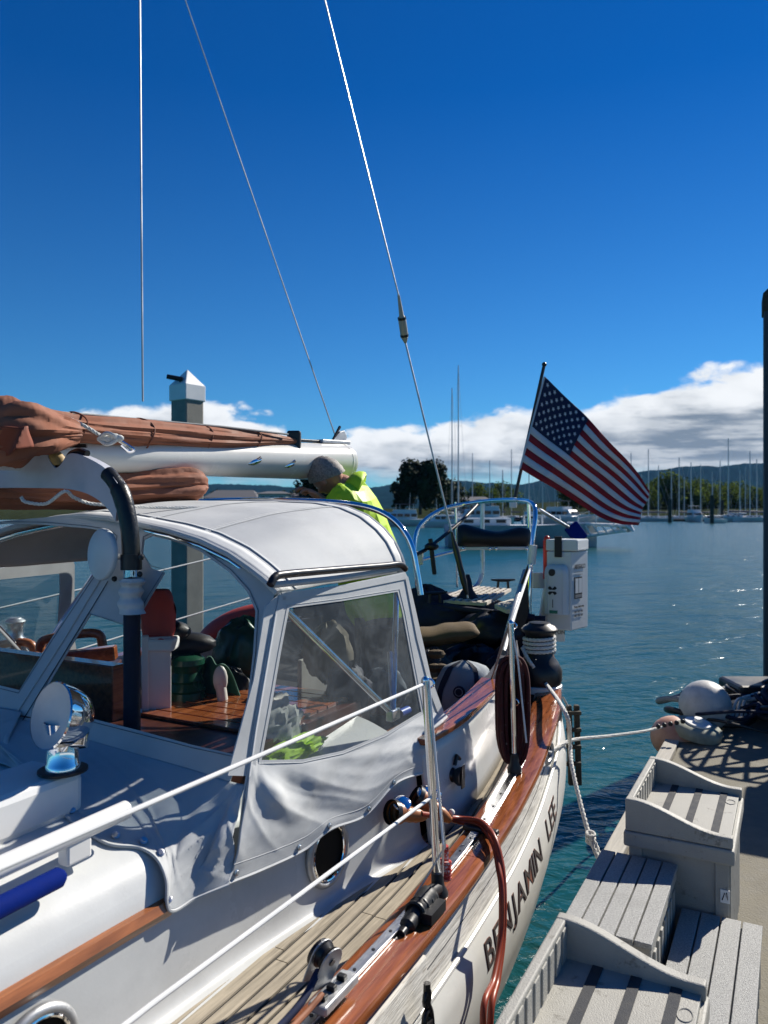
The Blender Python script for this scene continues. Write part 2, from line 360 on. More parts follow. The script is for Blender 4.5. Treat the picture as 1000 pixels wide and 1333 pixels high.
def resample(pts, step):
    out = [pts[0].copy()]; acc = 0
    for a, b in zip(pts, pts[1:]):
        L = (b - a).length
        while acc + L >= step:
            f = (step - acc) / L; a = a.lerp(b, f); out.append(a.copy()); L = (b - a).length; acc = 0
            if L < 1e-9: break
        acc += L
    if (out[-1] - pts[-1]).length > 1e-6: out.append(pts[-1].copy())
    return out
def rope_mb(pts, r, mb=None, step=None, n=6, pitch=None):
    """three twisted strands"""
    mb = mb or MB(); step = step or r * 1.1; pitch = pitch or r * 6.5
    P = resample([V(p) for p in pts], step); up = None; fr = []
    for i, p in enumerate(P):
        t = (P[min(i + 1, len(P) - 1)] - P[max(i - 1, 0)]).normalized()
        if up is None: _, u, w = frame(t)
        else:
            u = up - t * up.dot(t); u.normalize(); w = t.cross(u)
        up = u; fr.append((u, w))
    for s in range(3):
        q = []
        for i, p in enumerate(P):
            a = 2 * math.pi * (s / 3 + i * step / pitch); u, w = fr[i]
            q.append(p + (u * math.cos(a) + w * math.sin(a)) * r * 0.5)
        mb.tube(q, r * 0.54, n)
    return mb
def lerpt(tab, x):
    if x <= tab[0][0]: return tab[0][1]
    for (a, b), (c, d) in zip(tab, tab[1:]):
        if x <= c: return b + (d - b) * (x - a) / (c - a)
    return tab[-1][1]
def cubic(tab, x):
    """smooth interpolation of a table"""
    n = len(tab)
    if x <= tab[0][0]: return tab[0][1]
    if x >= tab[-1][0]: return tab[-1][1]
    for i in range(n - 1):
        if x <= tab[i + 1][0]:
            x0, y0 = tab[i]; x1, y1 = tab[i + 1]; h = x1 - x0
            m0 = ((y1 - tab[i - 1][1]) / (x1 - tab[i - 1][0])) if i else (y1 - y0) / h
            m1 = ((tab[i + 2][1] - y0) / (tab[i + 2][0] - x0)) if i + 2 < n else (y1 - y0) / h
            t = (x - x0) / h
            return (2 * t ** 3 - 3 * t * t + 1) * y0 + (t ** 3 - 2 * t * t + t) * h * m0 + (-2 * t ** 3 + 3 * t * t) * y1 + (t ** 3 - t * t) * h * m1

# surveying from the photograph: a picture point meets a known plane of the place
EA = V((0.4695, 0.8829, 0)); EP = V((0.8829, -0.4695, 0)); EZ = V((0, 0, 1)); O = V((-0.8, 3.27, 0))
def B(a, p, z): return O + EA * a + EP * p + EZ * z           # boat frame: aft, to port, up
def toB(w): r = w - O; return r.dot(EA), r.dot(EP), w.z
def ray(u, v): return V(((u - 500) / 1000, 1, -(v - 667) / 1000))
def onz(u, v, z): d = ray(u, v); return CAM + d * ((z - CAM.z) / d.z)
def ony(u, v, y): return CAM + ray(u, v) * y
def onp(u, v, p): d = ray(u, v); return CAM + d * ((p - (CAM - O).dot(EP)) / d.dot(EP))
def ona(u, v, a): d = ray(u, v); return CAM + d * ((a - (CAM - O).dot(EA)) / d.dot(EA))
def onpl(u, v, pl): d = ray(u, v); return CAM + d * ((pl[0] - CAM).dot(pl[1]) / d.dot(pl[1]))
def plane3(a, b, c): return (a, (b - a).cross(c - a).normalized())
BAX = (EP, EA, EZ)

# ================================================================== SETTING
# water: one sheet to the horizon, finer near the boat
w = MB(); w.add([(-9000, -3000, 0), (9000, -3000, 0), (9000, 9000, 0), (-9000, 9000, 0)], [(0, 1, 2, 3)])
tag(w.build('water', waterm), kind='structure', label='teal harbour water with small wind ripples')
sb = MB(); sb.add([(-9000, -3000, -6), (9000, -3000, -6), (9000, 9000, -6), (-9000, 9000, -6)], [(0, 1, 2, 3)])
# distant hills
def hilltop(x):
    return 62 + 1.16 * cubic([(-4000, 60), (-1500, 75), (-300, 80), (300, 92), (700, 100), (950, 140), (1300, 158), (1700, 172), (2400, 190), (4000, 120)], x) + 14 * noise.noise(V((x * 0.0016, 3.1, 0))) + 7 * noise.noise(V((x * 0.011, 7.1, 0)))
def hillf(u, v):
    x = -3800 + 7800 * u; y = 2900 + 1600 * v; h = hilltop(x) * math.sin(min(1, v * 1.15) * math.pi / 2) ** 0.8
    h *= 0.86 + 0.28 * noise.noise(V((x * 0.002, y * 0.003, 0)))
    h += 7 * abs(noise.noise(V((x * 0.03, y * 0.03, 2)))) + 5 * noise.noise(V((x * 0.09, y * 0.05, 5)))
    if v > 0.9: h *= (1 - v) * 10
    return (x, y, max(-2, h if v > 0.001 else -2))
tag(MB().grid(hillf, 620, 40).build('hills', hillm, smooth=True), kind='structure', label='long wooded ridge behind the marina')
# low shore land
def shoref(u, v):
    x = -420 + 900 * u; y = 205 + 260 * v
    h = 1.6 * min(1, v * 14) + 2.0 * min(1, v * 2) + 0.5 * noise.noise(V((x * 0.06, y * 0.06, 0)))
    h += 4.5 * v * max(0, min(1, (x - 40) / 60))
    return (x, y, h if v > 0 else -1)
tag(MB().grid(shoref, 150, 24).build('shoreline', bankm, smooth=True), kind='structure', label='low rocky bank behind the far moorings')

# ------------------------------------------------------------------ dock
DZ = 0.55
EDGE = 1.50
tag(MB().box(B(-0.2, 3.3, DZ - 0.225), (3.5, 9.7, 0.45), BAX).build('dock', conc, bevel=0.012), kind='structure', label='concrete floating dock')
for i, (a0, a1) in enumerate(((-5.0, -2.62), (-2.6, -0.22), (-0.2, 2.18), (2.2, 4.62))):
    o = MB().box(B((a0 + a1) / 2, EDGE, DZ - 0.10), (0.09, a1 - a0, 0.225), BAX).build('edge_timber', timb, bpy.data.objects['dock'], bevel=0.006)
# ------------------------------------------------------------------ piles
def pile(base, h, wd, name, label, rz=0, capm=gelw, colm=concp):
    r = empty(name, base, label, 'pile')
    ca, sa = math.cos(rz), math.sin(rz); ax = (V((ca, sa, 0)), V((-sa, ca, 0)), EZ)
    b = V(base)
    MB().box(b + EZ * (h / 2), (wd, wd, h), ax).build('column', colm, r, bevel=0.02)
    m = MB(); c = b + EZ * h
    lo = [c + ax[0] * x * (wd / 2 + .014) + ax[1] * y * (wd / 2 + .014) for x, y in ((-1, -1), (1, -1), (1, 1), (-1, 1))]
    m.add([p - EZ * 0.02 for p in lo] + [p + EZ * 0.16 for p in lo] + [c + EZ * 0.36], [(3, 2, 1, 0), (0, 1, 5, 4), (1, 2, 6, 5), (2, 3, 7, 6), (3, 0, 4, 7), (4, 5, 8), (5, 6, 8), (6, 7, 8), (7, 4, 8)])
    m.build('pyramid_cap', capm, r, bevel=0.01)
    return r, ax
pb = ony(244, 667, 9.0); pb.z = -1.5
pl_, ax_ = pile(pb, 2.15 + 0.146 * 9 + 1.5, 0.27, 'dock_pile', 'grey square concrete pile with white pyramid cap behind the boom', R(-36))
sc0 = ony(226, 494, 8.85)
m = MB(); m.tube([sc0 + V((-0.075, 0, 0.03)), sc0 + V((0.10, 0.02, 0.0))], 0.028, 10); m.tube([sc0 + V((0.06, 0.02, 0)), sc0 + V((0.09, 0.05, -0.07)), sc0 + V((0.16, 0.1, -0.07))], 0.012, 8)
tag(m.build('security_camera', blackm, smooth=True), 'small black security camera bracketed to the pile cap', 'security camera')
pr = V((4.108, 7.95, -1.5))
pile(pr, 2.15 + 0.262 * 7.95 + 1.5, 0.32, 'tall_pile', 'dark tall square pile at the right edge of the view', R(-24), capm=oldwood, colm=mat('shaded_pile', (.045, .055, .065), .8, dirt=.3))  # the pile's shaded side is put into this dark bluish colour

# ------------------------------------------------------------------ dock steps and locker boxes
def ribbed_box(a0, a1, label, mark):
    p0, p1 = 1.70, 2.06
    r = empty('dock_box', B((a0 + a1) / 2, (p0 + p1) / 2, DZ), label, 'dock box', 'grey plastic dock boxes beside the boat')
    zf = 1.0
    body = MB().box(B((a0 + a1) / 2, (p0 + p1) / 2, (DZ + 0.93) / 2), (p1 - p0 - 0.03, a1 - a0 - 0.04, 0.93 - DZ), BAX).build('body', plas, r, bevel=0.01)
    # raised corner posts and vertical ribs on the four sides
    for aa in (a0 + 0.016, a1 - 0.016):
        for pc in (p0 + 0.035, p1 - 0.035):
            MB().box(B(aa, pc, (DZ + 0.93) / 2), (0.045, 0.010, 0.93 - DZ - .004), BAX).build('corner_post', plas, r, bevel=0.003)
    for k in range(9):
        aa = a0 + 0.05 + (a1 - a0 - 0.1) * k / 8
        for pp in (p0 + 0.013, p1 - 0.013):
            MB().box(B(aa, pp, 0.74), (0.012, 0.034, 0.355), BAX).build('rib', plas, r, bevel=0.004)
    MB().box(B((a0 + a1) / 2, (p0 + p1) / 2, 0.955), (p1 - p0 + 0.012, a1 - a0 + 0.012, 0.055), BAX).build('rim', plas, r, bevel=0.008)
    MB().box(B((a0 + a1) / 2, (p0 + p1) / 2, 0.990), (p1 - p0 - 0.02, a1 - a0 - 0.02, 0.02), BAX).build('tray_floor', plas, r, bevel=0.002)
    # scalloped end walls: high on the boat side, sweeping down to the dock side
    def prof(t):
        s = min(1, max(0, (t - 0.06) / 0.84)); s = s * s * (3 - 2 * s); return zf + 0.100 - 0.076 * s
    for sgn, aw in ((1, a0), (-1, a1)):
        n = 26; lo = [B(aw, p0 + (p1 - p0) * i / n, 0.984) for i in range(n + 1)]; hi = [B(aw, p0 + (p1 - p0) * i / n, prof(i / n)) for i in range(n + 1)]
        th = EA * (0.034 * sgn)
        m = MB(); vs = lo + hi + [q + th for q in lo] + [q + th for q in hi]; k = n + 1; fs = []
        for i in range(n):
            fs += [(i, i + 1, k + i + 1, k + i), (2 * k + i, 3 * k + i, 3 * k + i + 1, 2 * k + i + 1), (k + i, k + i + 1, 3 * k + i + 1, 3 * k + i), (i, 2 * k + i, 2 * k + i + 1, i + 1)]
        fs += [(0, k, 3 * k, 2 * k), (n, 2 * k + n, 3 * k + n, k + n)]
        m.add(vs, fs); m.build('end_wall', plas, r, bevel=0.005)
    MB().box(B((a0 + a1) / 2, p0 + 0.013, (0.984 + zf + 0.098) / 2), (0.026, a1 - a0 - 0.053, zf + 0.098 - 0.984), BAX).build('side_wall', plas, r, bevel=0.005)
    for k in range(9):
        aa = a0 + 0.055 + (a1 - a0 - 0.11) * k / 8
        MB().box(B(aa, p0 + 0.0275, 1.045), (0.005, 0.036, 0.085), BAX).build('inner_rib', plas, r, bevel=0.003)
    for t in (0.30, 0.56, 0.82):
        pc = p0 + (p1 - p0) * t
        MB().box(B((a0 + a1) / 2 + 0.02, pc, 1.0015), (0.026, a1 - a0 - 0.11, 0.003), BAX).build('grip_strip', tape, r)
    # moulded oval stamp on the tray
    c = B(a1 - 0.13, p1 - 0.035, 1.0)
    ring = [c + EP * 0.017 * math.cos(t * math.pi / 10) + EA * 0.026 * math.sin(t * math.pi / 10) + EZ * 0.001 for t in range(21)]
    MB().tube(ring, 0.0014, 5).build('oval_stamp', plas, r)
    for q in (-1, 1): MB().box(B(a1 - 0.075, p1 - 0.033, 0.999), (0.001, 0.001, 0.001), BAX)
    return r
box1 = ribbed_box(0.39, 0.95, 'farther grey ribbed dock box with scalloped tray, standing behind the planked steps', 'far')
box2 = ribbed_box(-1.10, -0.51, 'large grey dock box with weathered open tray, nearest at the bottom of the picture', 'near')
lb = MB().box(B(0.3995, 2.035, 0.815), (0.030, 0.004, 0.045), BAX).build('sticker', gelw, box1)
lb2 = MB().tube([B(0.397, 2.026, 0.802), B(0.397, 2.034, 0.828), B(0.397, 2.044, 0.805), B(0.397, 2.040, 0.83)], 0.002, 5).build('sticker_mark', inkm, box1)
def planked_step(a0, a1, p0, p1, z, n, label):
    r = empty('dock_step', B((a0 + a1) / 2, (p0 + p1) / 2, DZ), label, 'step', 'grey planked dock steps between the boxes')
    wd = (p1 - p0) / n
    for k in range(n):
        MB().box(B((a0 + a1) / 2, p0 + wd * (k + 0.5), z - 0.009), (wd - 0.005, a1 - a0, 0.018), BAX).build('plank', plasp, r, bevel=0.0025)
    MB().box(B((a0 + a1) / 2, (p0 + p1) / 2, z - 0.035), (p1 - p0 - 0.012, a1 - a0 - 0.012, 0.034), BAX).build('rim', plas, r, bevel=0.004)
    MB().box(B((a0 + a1) / 2, (p0 + p1) / 2, (DZ + z - 0.052) / 2), (p1 - p0 - 0.03, a1 - a0 - 0.03, z - 0.052 - DZ), BAX).build('body', plas, r, bevel=0.006)
    for k in range(8):
        aa = a0 + 0.05 + (a1 - a0 - 0.1) * k / 7
        for pp in (p0 + 0.012, p1 - 0.012): MB().box(B(aa, pp, (DZ + z - 0.06) / 2), (0.010, 0.03, z - 0.09 - DZ), BAX).build('rib', plas, r, bevel=0.003)
    return r
planked_step(-0.19, 0.385, 1.615, 1.885, 0.9, 5, 'upper grey planked step, half in the shade of the farther dock box')
planked_step(-0.50, 0.385, 1.893, 2.155, 0.75, 4, 'lower speckled planked step at the right edge of the frame')

# ------------------------------------------------------------------ far trees, houses, boats
def leaf_crown(name, m, parent, base, h, rad, nl, ls, seed, shape):
    rg = random.Random(seed); mb = MB(); clumps = []
    for k in range(shape[0]):
        t = rg.random(); ang = rg.random() * 6.28; rr = rad * shape[1] * math.sqrt(rg.random()) * (1.05 - 0.55 * t)
        clumps.append((V((math.cos(ang) * rr, math.sin(ang) * rr, h * (0.30 + 0.58 * t))), rad * (0.26 + 0.24 * rg.random())))
    for k in range(nl):
        c, cr = clumps[rg.randrange(len(clumps))]
        d = V((rg.gauss(0, 1), rg.gauss(0, 1), rg.gauss(0, 0.8))).normalized() * cr * (0.55 + 0.5 * rg.random())
        p = base + c + d; n_ = (d + V((rg.gauss(0, .5), rg.gauss(0, .5), rg.gauss(0, .5) + .3)) * cr * 0.6).normalized(); _, u, w_ = frame(n_); s = ls * (0.6 + 0.8 * rg.random())
        mb.add([p - u * s, p + w_ * s * .8, p + u * s, p - w_ * s * .7 + n_ * s * .3], [(0, 1, 2, 3)])
    return mb.build(name, m, parent, recalc=False, origin=base)
def tree(base, h, rad, m, label, nl=1500, ls=0.35, seed=1, shape=(16, 0.8), group=None, name='tree'):
    base = V(base); r = empty(name, base, label, 'tree', group)
    tk = MB(); tk.tube([base - EZ * 0.4, base + EZ * h * 0.3 + V((0.1, 0, 0)), base + EZ * h * 0.7], [h * 0.035, h * 0.025, h * 0.01], 8)
    for k in range(5):
        an = k * 1.26; tk.tube([base + EZ * h * (0.22 + .05 * k), base + V((math.cos(an) * rad * .6, math.sin(an) * rad * .6, h * (0.45 + .06 * k)))], [h * 0.014, h * 0.005], 5)
    tk.build('trunk', bark, r); leaf_crown('crown', m, r, base, h, rad, nl, ls, seed, shape)
    return r
GT = 'trees lining the far shore'
tree(ony(547, 680, 150) * 1 - EZ * (ony(547, 680, 150).z - 2), 10.2, 6.0, leafd, 'broad dark round-headed tree standing on the shore just right of the man', 5200, 0.38, 3, (26, 0.85))
tree(V(ony(521, 680, 158)[:2] + (2,)) if False else V((ony(521, 680, 158).x, 158, 2)), 6.4, 3.4, leafd, 'small dark tree left of the broad dark tree', 1800, 0.33, 5)
tree(V((ony(581, 680, 165).x, 165, 2)), 7.0, 5.4, leafd, 'low dark tree spreading right of the broad dark tree', 2600, 0.36, 9)
protoG = tree(V((ony(870, 680, 262).x, 262, 2.5)), 12.5, 9.0, leafg, 'tallest rounded green tree on the bank right of the flag', 3000, 0.5, 12, (22, 0.9))
protoD = tree(V((ony(410, 680, 140).x, 140, 2)), 7.4, 5.0, leafd, 'dark bushy tree on the shore behind the boom end', 2400, 0.38, 15, (18, 0.9))
rg = random.Random(4)
for k, (u, y, s) in enumerate([(838, 250, .62), (850, 270, .8), (893, 255, .72), (905, 275, .85), (922, 262, .66), (938, 280, .8), (952, 268, .62), (966, 285, .8), (985, 270, .62), (1002, 285, .75), (1030, 280, .7), (1060, 290, .75), (826, 285, .7)]):
    copy_tree(protoG, (ony(u, 667, y).x, y, 2.5), rg.random() * 6, 'one of the rounded green trees in the belt on the right bank', scale=(s * 1.25, s * 1.25, s))['group'] = 'rounded green trees of the right bank'
for k, (u, y, s) in enumerate([(620, 240, .8), (640, 235, .62), (655, 245, .85), (748, 240, .9), (765, 250, .8), (785, 238, .7), (805, 246, .8)]):
    copy_tree(protoG, (ony(u, 667, y).x, y, 2.5), rg.random() * 6, 'one of the green shore trees glimpsed low behind the stern rail and flag', scale=s * .8)['group'] = 'green shore trees behind the stern'
for k, (u, y, s) in enumerate([(285, 150, .62), (300, 160, .55), (430, 150, .72), (449, 158, .8), (468, 150, .6), (395, 146, .7), (375, 152, .6), (250, 150, .6), (210, 155, .8), (170, 150, .7)]):
    copy_tree(protoD, (ony(u, 667, y).x, y, 1.5), rg.random() * 6, 'one of the low dark trees seen under the boom', scale=s)['group'] = 'low dark trees seen under the boom'

def house(u0, u1, y, h, roofh, wm, label, nwin, storeys=2):
    x0 = ony(u0, 667, y).x; x1 = ony(u1, 667, y).x; c = (x0 + x1) / 2; wd = x1 - x0; z0 = 1.6
    r = empty('house', (c, y, z0), label, 'house')
    MB().box((c, y + 4, z0 + h / 2), (wd, 8, h)).build('wall', wm, r)
    m = MB(); e = 0.6
    m.add([(x0 - e, y - e, z0 + h + .01), (x1 + e, y - e, z0 + h + .01), (x1 + e, y + 8 + e, z0 + h + .01), (x0 - e, y + 8 + e, z0 + h + .01), (x0 + 1, y + 4, z0 + h + roofh), (x1 - 1, y + 4, z0 + h + roofh)], [(3, 2, 1, 0), (0, 1, 5, 4), (2, 3, 4, 5), (1, 2, 5), (3, 0, 4)])
    m.build('roof', roofm, r)
    for s in range(storeys):
        for k in range(nwin):
            cx = x0 + wd * (k + .5) / nwin; cz = z0 + h * (s + .55) / storeys
            wf = MB().box((cx, y - .03, cz), (wd / nwin * .62, .1, h / storeys * .5)).build('window', farw, r)
            MB().box((cx, y - .085, cz), (wd / nwin * .5, .03, h / storeys * .4)).build('pane', farg, wf)
    return r
house(268, 332, 135, 3.0, 1.5, housed, 'long dark waterfront house with grey roof seen under the boom', 5, 1)
house(336, 372, 128, 3.6, 0.5, housew, 'pale flat-roofed waterfront house seen under the boom', 3, 2)
house(374, 400, 140, 3.2, 1.0, housew, 'pale small house half hidden behind the boom end', 2, 1)
house(600, 640, 190, 3.2, 1.2, housew, 'pale boathouse behind the motor boats at the stern', 4, 1)

def hull_mb(L, Bm, fb, zc=0.0, sheer=0.5):
    """bow towards +x"""
    def f(u, v):
        x = -L / 2 + L * u; t = max(0, (u - 0.5) / 0.5); hb = Bm / 2 * (1 - t ** 2.4) * (0.82 + 0.18 * min(1, u * 3))
        s = abs(v * 2 - 1); sgn = 1 if v > 0.5 else -1
        zz = fb * (1 + sheer * t * t) * s ** 1.0 - 0.35 * (1 - s) - 0.0
        return (x + (0.35 * t * s * fb), sgn * hb * (s ** 0.45), zz)
    m = MB().grid(f, 20, 12); return m, f
def motor_yacht(loc, L, rz, label, hm=farw, fly=True, group='motor boats moored along the far shore', canvas_m=farb):
    r = empty('motor_boat', (0, 0, 0), label, 'motor boat', group); Bm = L * 0.32; fb = L * 0.11
    m, f = hull_mb(L, Bm, fb); m.build('hull', hm, r, smooth=True)
    MB().box((-L * .02, 0, fb * 1.02), (L * .92 * .9, Bm * .78, 0.12)).build('deck', farw, r)
    hx = L * .5; zc = fb * 1.05
    c = MB(); x0, x1 = -L * .30, L * .18; h = L * .115
    c.add([(x0, -Bm * .36, zc), (x1 + .09 * L, -Bm * .3, zc), (x1 + .09 * L, Bm * .3, zc), (x0, Bm * .36, zc), (x0, -Bm * .33, zc + h), (x1 - .02 * L, -Bm * .27, zc + h), (x1 - .02 * L, Bm * .27, zc + h), (x0, Bm * .33, zc + h)], [(3, 2, 1, 0), (4, 5, 6, 7), (0, 1, 5, 4), (1, 2, 6, 5), (2, 3, 7, 6), (3, 0, 4, 7)])
    cab = c.build('cabin', farw, r, bevel=0.06)
    for k in range(4):
        xx = x0 + (x1 - x0) * (k + .5) / 4
        for s in (-1, 1): MB().box((xx, s * (Bm * .352), zc + h * .56), ((x1 - x0) / 4 * .78, 0.05, h * .42)).build('window', farg, r)
    MB().box((x1 + .042 * L, 0, zc + h * .55), (0.05, Bm * .5, h * .42), (V((.8, 0, .6)), V((0, 1, 0)), V((-.6, 0, .8)))).build('windscreen', farg, r)
    if fly:
        MB().box((x0 + (x1 - x0) * .38, 0, zc + h + L * .022), ((x1 - x0) * .72, Bm * .6, L * .044)).build('flybridge', farw, r, bevel=0.05)
        tp = MB(); zt = zc + h + L * .13
        for sx in (.12, .62):
            for sy in (-1, 1): tp.tube([(x0 + (x1 - x0) * sx, sy * Bm * .27, zc + h), (x0 + (x1 - x0) * sx, sy * Bm * .27, zt)], 0.025, 6)
        tp.build('top_frame', mastm, r)
        MB().box((x0 + (x1 - x0) * .37, 0, zt + .03), ((x1 - x0) * .62, Bm * .6, 0.07)).build('bimini_top', canvas_m, r, bevel=0.03)
    rl = MB(); pts = [V((L * t, s_, fb * (1 + .5 * max(0, (t) / .5) ** 2) + .45)) for t, s_ in ((-.1, Bm * .42), (.15, Bm * .40), (.33, Bm * .28), (.49, 0), (.33, -Bm * .28), (.15, -Bm * .40), (-.1, -Bm * .42))]
    rl.tube(pts, 0.03, 5)
    for p in pts: rl.tube([p, p - EZ * .45], 0.02, 5)
    rl.build('bow_rail', mastm, r)
    MB().tube([(x0 + L * .1, 0, zc + h), (x0 + L * .08, 0, zc + h + L * .32)], [0.05, 0.02], 6).build('antenna_mast', mastm, r)
    r.location = loc; r.rotation_euler = (0, 0, rz); return r
def sail_yacht(loc, L, mh, rz, label, hm=farw, cover=farb, group='sailing yachts moored along the far shore'):
    r = empty('sailing_yacht', (0, 0, 0), label, 'sailing yacht', group); Bm = L * .28; fb = L * .09
    m, f = hull_mb(L, Bm, fb, sheer=.35); m.build('hull', hm, r, smooth=True)
    MB().box((-L * .04, 0, fb * 1.0), (L * .8, Bm * .7, 0.1)).build('deck', farw, r)
    MB().box((0, 0, fb + L * .025), (L * .38, Bm * .5, L * .05)).build('cabin', farw, r, bevel=0.08)
    for k in range(3):
        for s in (-1, 1): MB().box((-L * .1 + k * L * .1, s * Bm * .252, fb + L * .028), (L * .05, .03, L * .018)).build('window', farg, r)
    MB().tube([(L * .07, 0, fb), (L * .07, 0, mh)], [0.13, 0.09], 8).build('mast', mastm, r)
    MB().tube([(L * .07, -0.55, mh * .62), (L * .07, .55, mh * .62)], 0.03, 6).build('spreader', mastm, r)
    MB().tube([(L * .06, 0, fb + 1.35), (-L * .33, 0, fb + 1.3)], [0.2, 0.13], 8).build('covered_boom', cover, r)
    st = MB()
    for e in ((L * .5, 0, fb * 1.3), (-L * .48, 0, fb), (L * .05, Bm * .45, fb), (L * .05, -Bm * .45, fb)): st.tube([(L * .07, 0, mh), e], 0.012, 4)
    st.build('rigging', mastm, r)
    r.location = loc; r.rotation_euler = (0, 0, rz); return r
def wy(v): return 2.15 / ((v - 667) / 1000)
def far(u, v): y = wy(v); return ((u - 500) / 1000 * y, y, 0)
motor_yacht(far(518, 685.5), 9.2, R(200), 'white two-deck trawler moored left of the dark tree', fly=True)
motor_yacht(far(622, 684), 11.5, R(185), 'long white cabin cruiser seen through the stern rail')
motor_yacht(far(582, 687), 7.5, R(20), 'small white boat with dark canvas, left in the stern rail', fly=False)
motor_yacht(far(690, 687), 8.0, R(255), 'white cruiser seen bow on, just left of the flag staff foot', fly=True)
motor_yacht(far(735, 684), 11.0, R(300), 'large cruiser with navy canvas below the flag', fly=True, hm=farw)
motor_yacht(far(905, 680), 9.6, R(262), 'white pilothouse cruiser alone to the right of the flag', hm=farw, canvas_m=farw)
motor_yacht(far(957, 679.5), 8.5, R(205), 'white cruiser with low cabin near the right edge', fly=False)
motor_yacht(far(785, 683), 8.0, R(190), 'grey-white boat half hidden under the fly of the flag', fly=False)
motor_yacht(far(930, 681.5), 6.5, R(215), 'small white runabout between the two right cruisers', fly=False)
for u, v, mt, L, rz, lb_, hm in [
    (598, 683, 475, 13, 95, 'yacht with the tallest mast, rising above the stern rail', farw), (590, 681.5, 505, 12, 100, 'yacht with the second tallest mast, beside the tallest', farw),
    (848, 679.5, 585, 9, 170, 'yacht just right of the flag tip with a pale mast', farw), (860, 678.5, 606, 8, 190, 'short-masted yacht second to the right of the flag tip', farh),
    (825, 679, 590, 9, 185, 'yacht whose thin mast shows over the flag fly', farw),
    (887, 679, 596, 9, 200, 'yacht left of the pilothouse cruiser with a white mast', farw), (903, 678.2, 602, 8.5, 160, 'yacht directly behind the pilothouse cruiser', farw),
    (953, 680, 571, 11, 175, 'yacht with the tallest mast on the right bank', farw), (966, 678, 612, 8, 185, 'short blue-hulled yacht near the right pile', farh),
    (980, 680, 588, 10, 195, 'yacht with white mast close to the right pile', farw), (989, 679, 598, 9, 170, 'yacht partly hidden by the right pile', farw),
    (655, 680, 612, 9, 90, 'yacht behind the stern rail with a short mast', farw), (690, 679.5, 560, 11, 95, 'yacht whose mast stands behind the flag', farw), (708, 680, 604, 10, 100, 'yacht low behind the flag hoist', farh)]:
    y = wy(v); sail_yacht(far(u, v), L, (667 - mt) / 1000 * y + 2.15, R(rz), lb_, hm)
for k, (u, v, mt, L, rz, hm) in enumerate([(615, 678, 590, 9, 80, farw), (640, 677.5, 600, 8, 200, farw), (668, 678, 585, 9, 120, farh), (838, 677.5, 618, 8, 170, farw), (872, 677, 610, 8, 20, farw), (893, 677, 622, 7, 190, farh), (915, 677.5, 605, 8, 175, farw), (925, 677, 615, 8, 10, farw), (940, 677.5, 600, 9, 200, farw), (973, 677, 608, 8, 185, farw), (800, 678, 600, 9, 30, farw), (770, 678, 610, 8, 150, farw)]):
    y = wy(v); sail_yacht(far(u, v), L, (667 - mt) / 1000 * y + 2.15, R(rz), 'one of the small yachts packed in behind the front row of moored boats', hm, group='small yachts behind the front row')
for k, (u, v, tv, s) in enumerate([(927, 682, 645, 'just right of the pilothouse cruiser'), (872, 681, 650, 'left of the pilothouse cruiser'), (940, 680, 652, 'behind the small runabout'), (641, 682, 648, 'behind the black seat bolster'), (806, 681, 655, 'hidden low behind the flag corner')]):
    y = wy(v); x = (u - 500) / 1000 * y; ht = 2.15 + (667 - tv) / 1000 * y
    tag(MB().tube([(x, y, -1), (x, y, ht)], 0.36, 10).build('mooring_post', oldwood), 'dark round mooring post ' + s, 'post', 'mooring posts by the far boats')
# floating pontoon along the far moorings
tag(MB().box((60, 176, 0.25), (260, 1.8, 0.5)).build('far_pontoon', oldwood), 'long low dark pontoon behind the far boats', 'pontoon')

# pale boat moored beyond the stern, its bow platform reaching right
nb = empty('neighbour_boat', V((9, 48, 0)), 'pale low boat with a white bow platform, moored beyond the stern locker', 'boat')
y0 = 48.0
def nh(u, v):
    x = 3.9 + 9.4 * u; t = max(0, (u - .55) / .45); zt = 1.35 + .12 * t; hb = 2.0 * (1 - t ** 2)
    s_ = abs(2 * v - 1); sg = 1 if v > .5 else -1
    return (x, y0 + sg * hb * s_ ** .4, -0.4 + (zt + .4) * s_)
MB().grid(nh, 30, 16).build('hull', mat('grey_blue_hull', (.33, .37, .40), .5, dirt=.2), nb, smooth=True)
MB().box((7.6, y0, 1.30), (7.0, 2.6, 0.08)).build('deck', farw, nb)
MB().box((6.2, y0, 1.55), (3.2, 1.6, .45)).build('cabin', farw, nb, bevel=.05)
for k in range(3): MB().box((5.2 + k, y0 - .81, 1.58), (.6, .03, .2)).build('window', farg, nb)
plt = MB()
for dy in (-.7, .7):
    for z0_, z1_ in ((1.42, 1.30), (.55, 1.02)): plt.tube([V((11.6, y0 + dy, z0_)), V((15.0, y0 + dy * .6, z1_))], 0.11, 8)
for k in range(7):
    t = k / 6; x = 11.8 + 3.1 * t
    plt.tube([V((x, y0 - .7, 1.42 - .1 * t)), V((x, y0 + .7, 1.42 - .1 * t))], 0.08, 6); plt.tube([V((x, y0 - .7, 1.40 - .1 * t)), V((x + .45, y0 - .7, .62 + .35 * t))], 0.06, 6)
plt.build('bow_platform', gelw, nb)
MB().tube([V((14.6, y0, 1.35)), V((15.3, y0, 1.25)), V((15.4, y0, .95))], 0.25, 10).build('bow_roller', alu, nb, smooth=True)
MB().box((12.6, y0 - .5, 1.75), (1.3, 0.2, 0.30), (V((.97, 0, .22)), V((0, 1, 0)), V((-.22, 0, .97)))).build('anchor', alu, nb, bevel=0.05)
rr_ = MB()
for i in range(6): rr_.tube([V((8.6 + i * 1.1, y0 - .9, 1.4)), V((8.6 + i * 1.1, y0 - .9, 1.95))], 0.04, 6)
rr_.tube([V((8.6, y0 - .9, 1.95)), V((14.1, y0 - .9, 1.95))], .04, 6); rr_.build('bow_rail', gelw, nb)

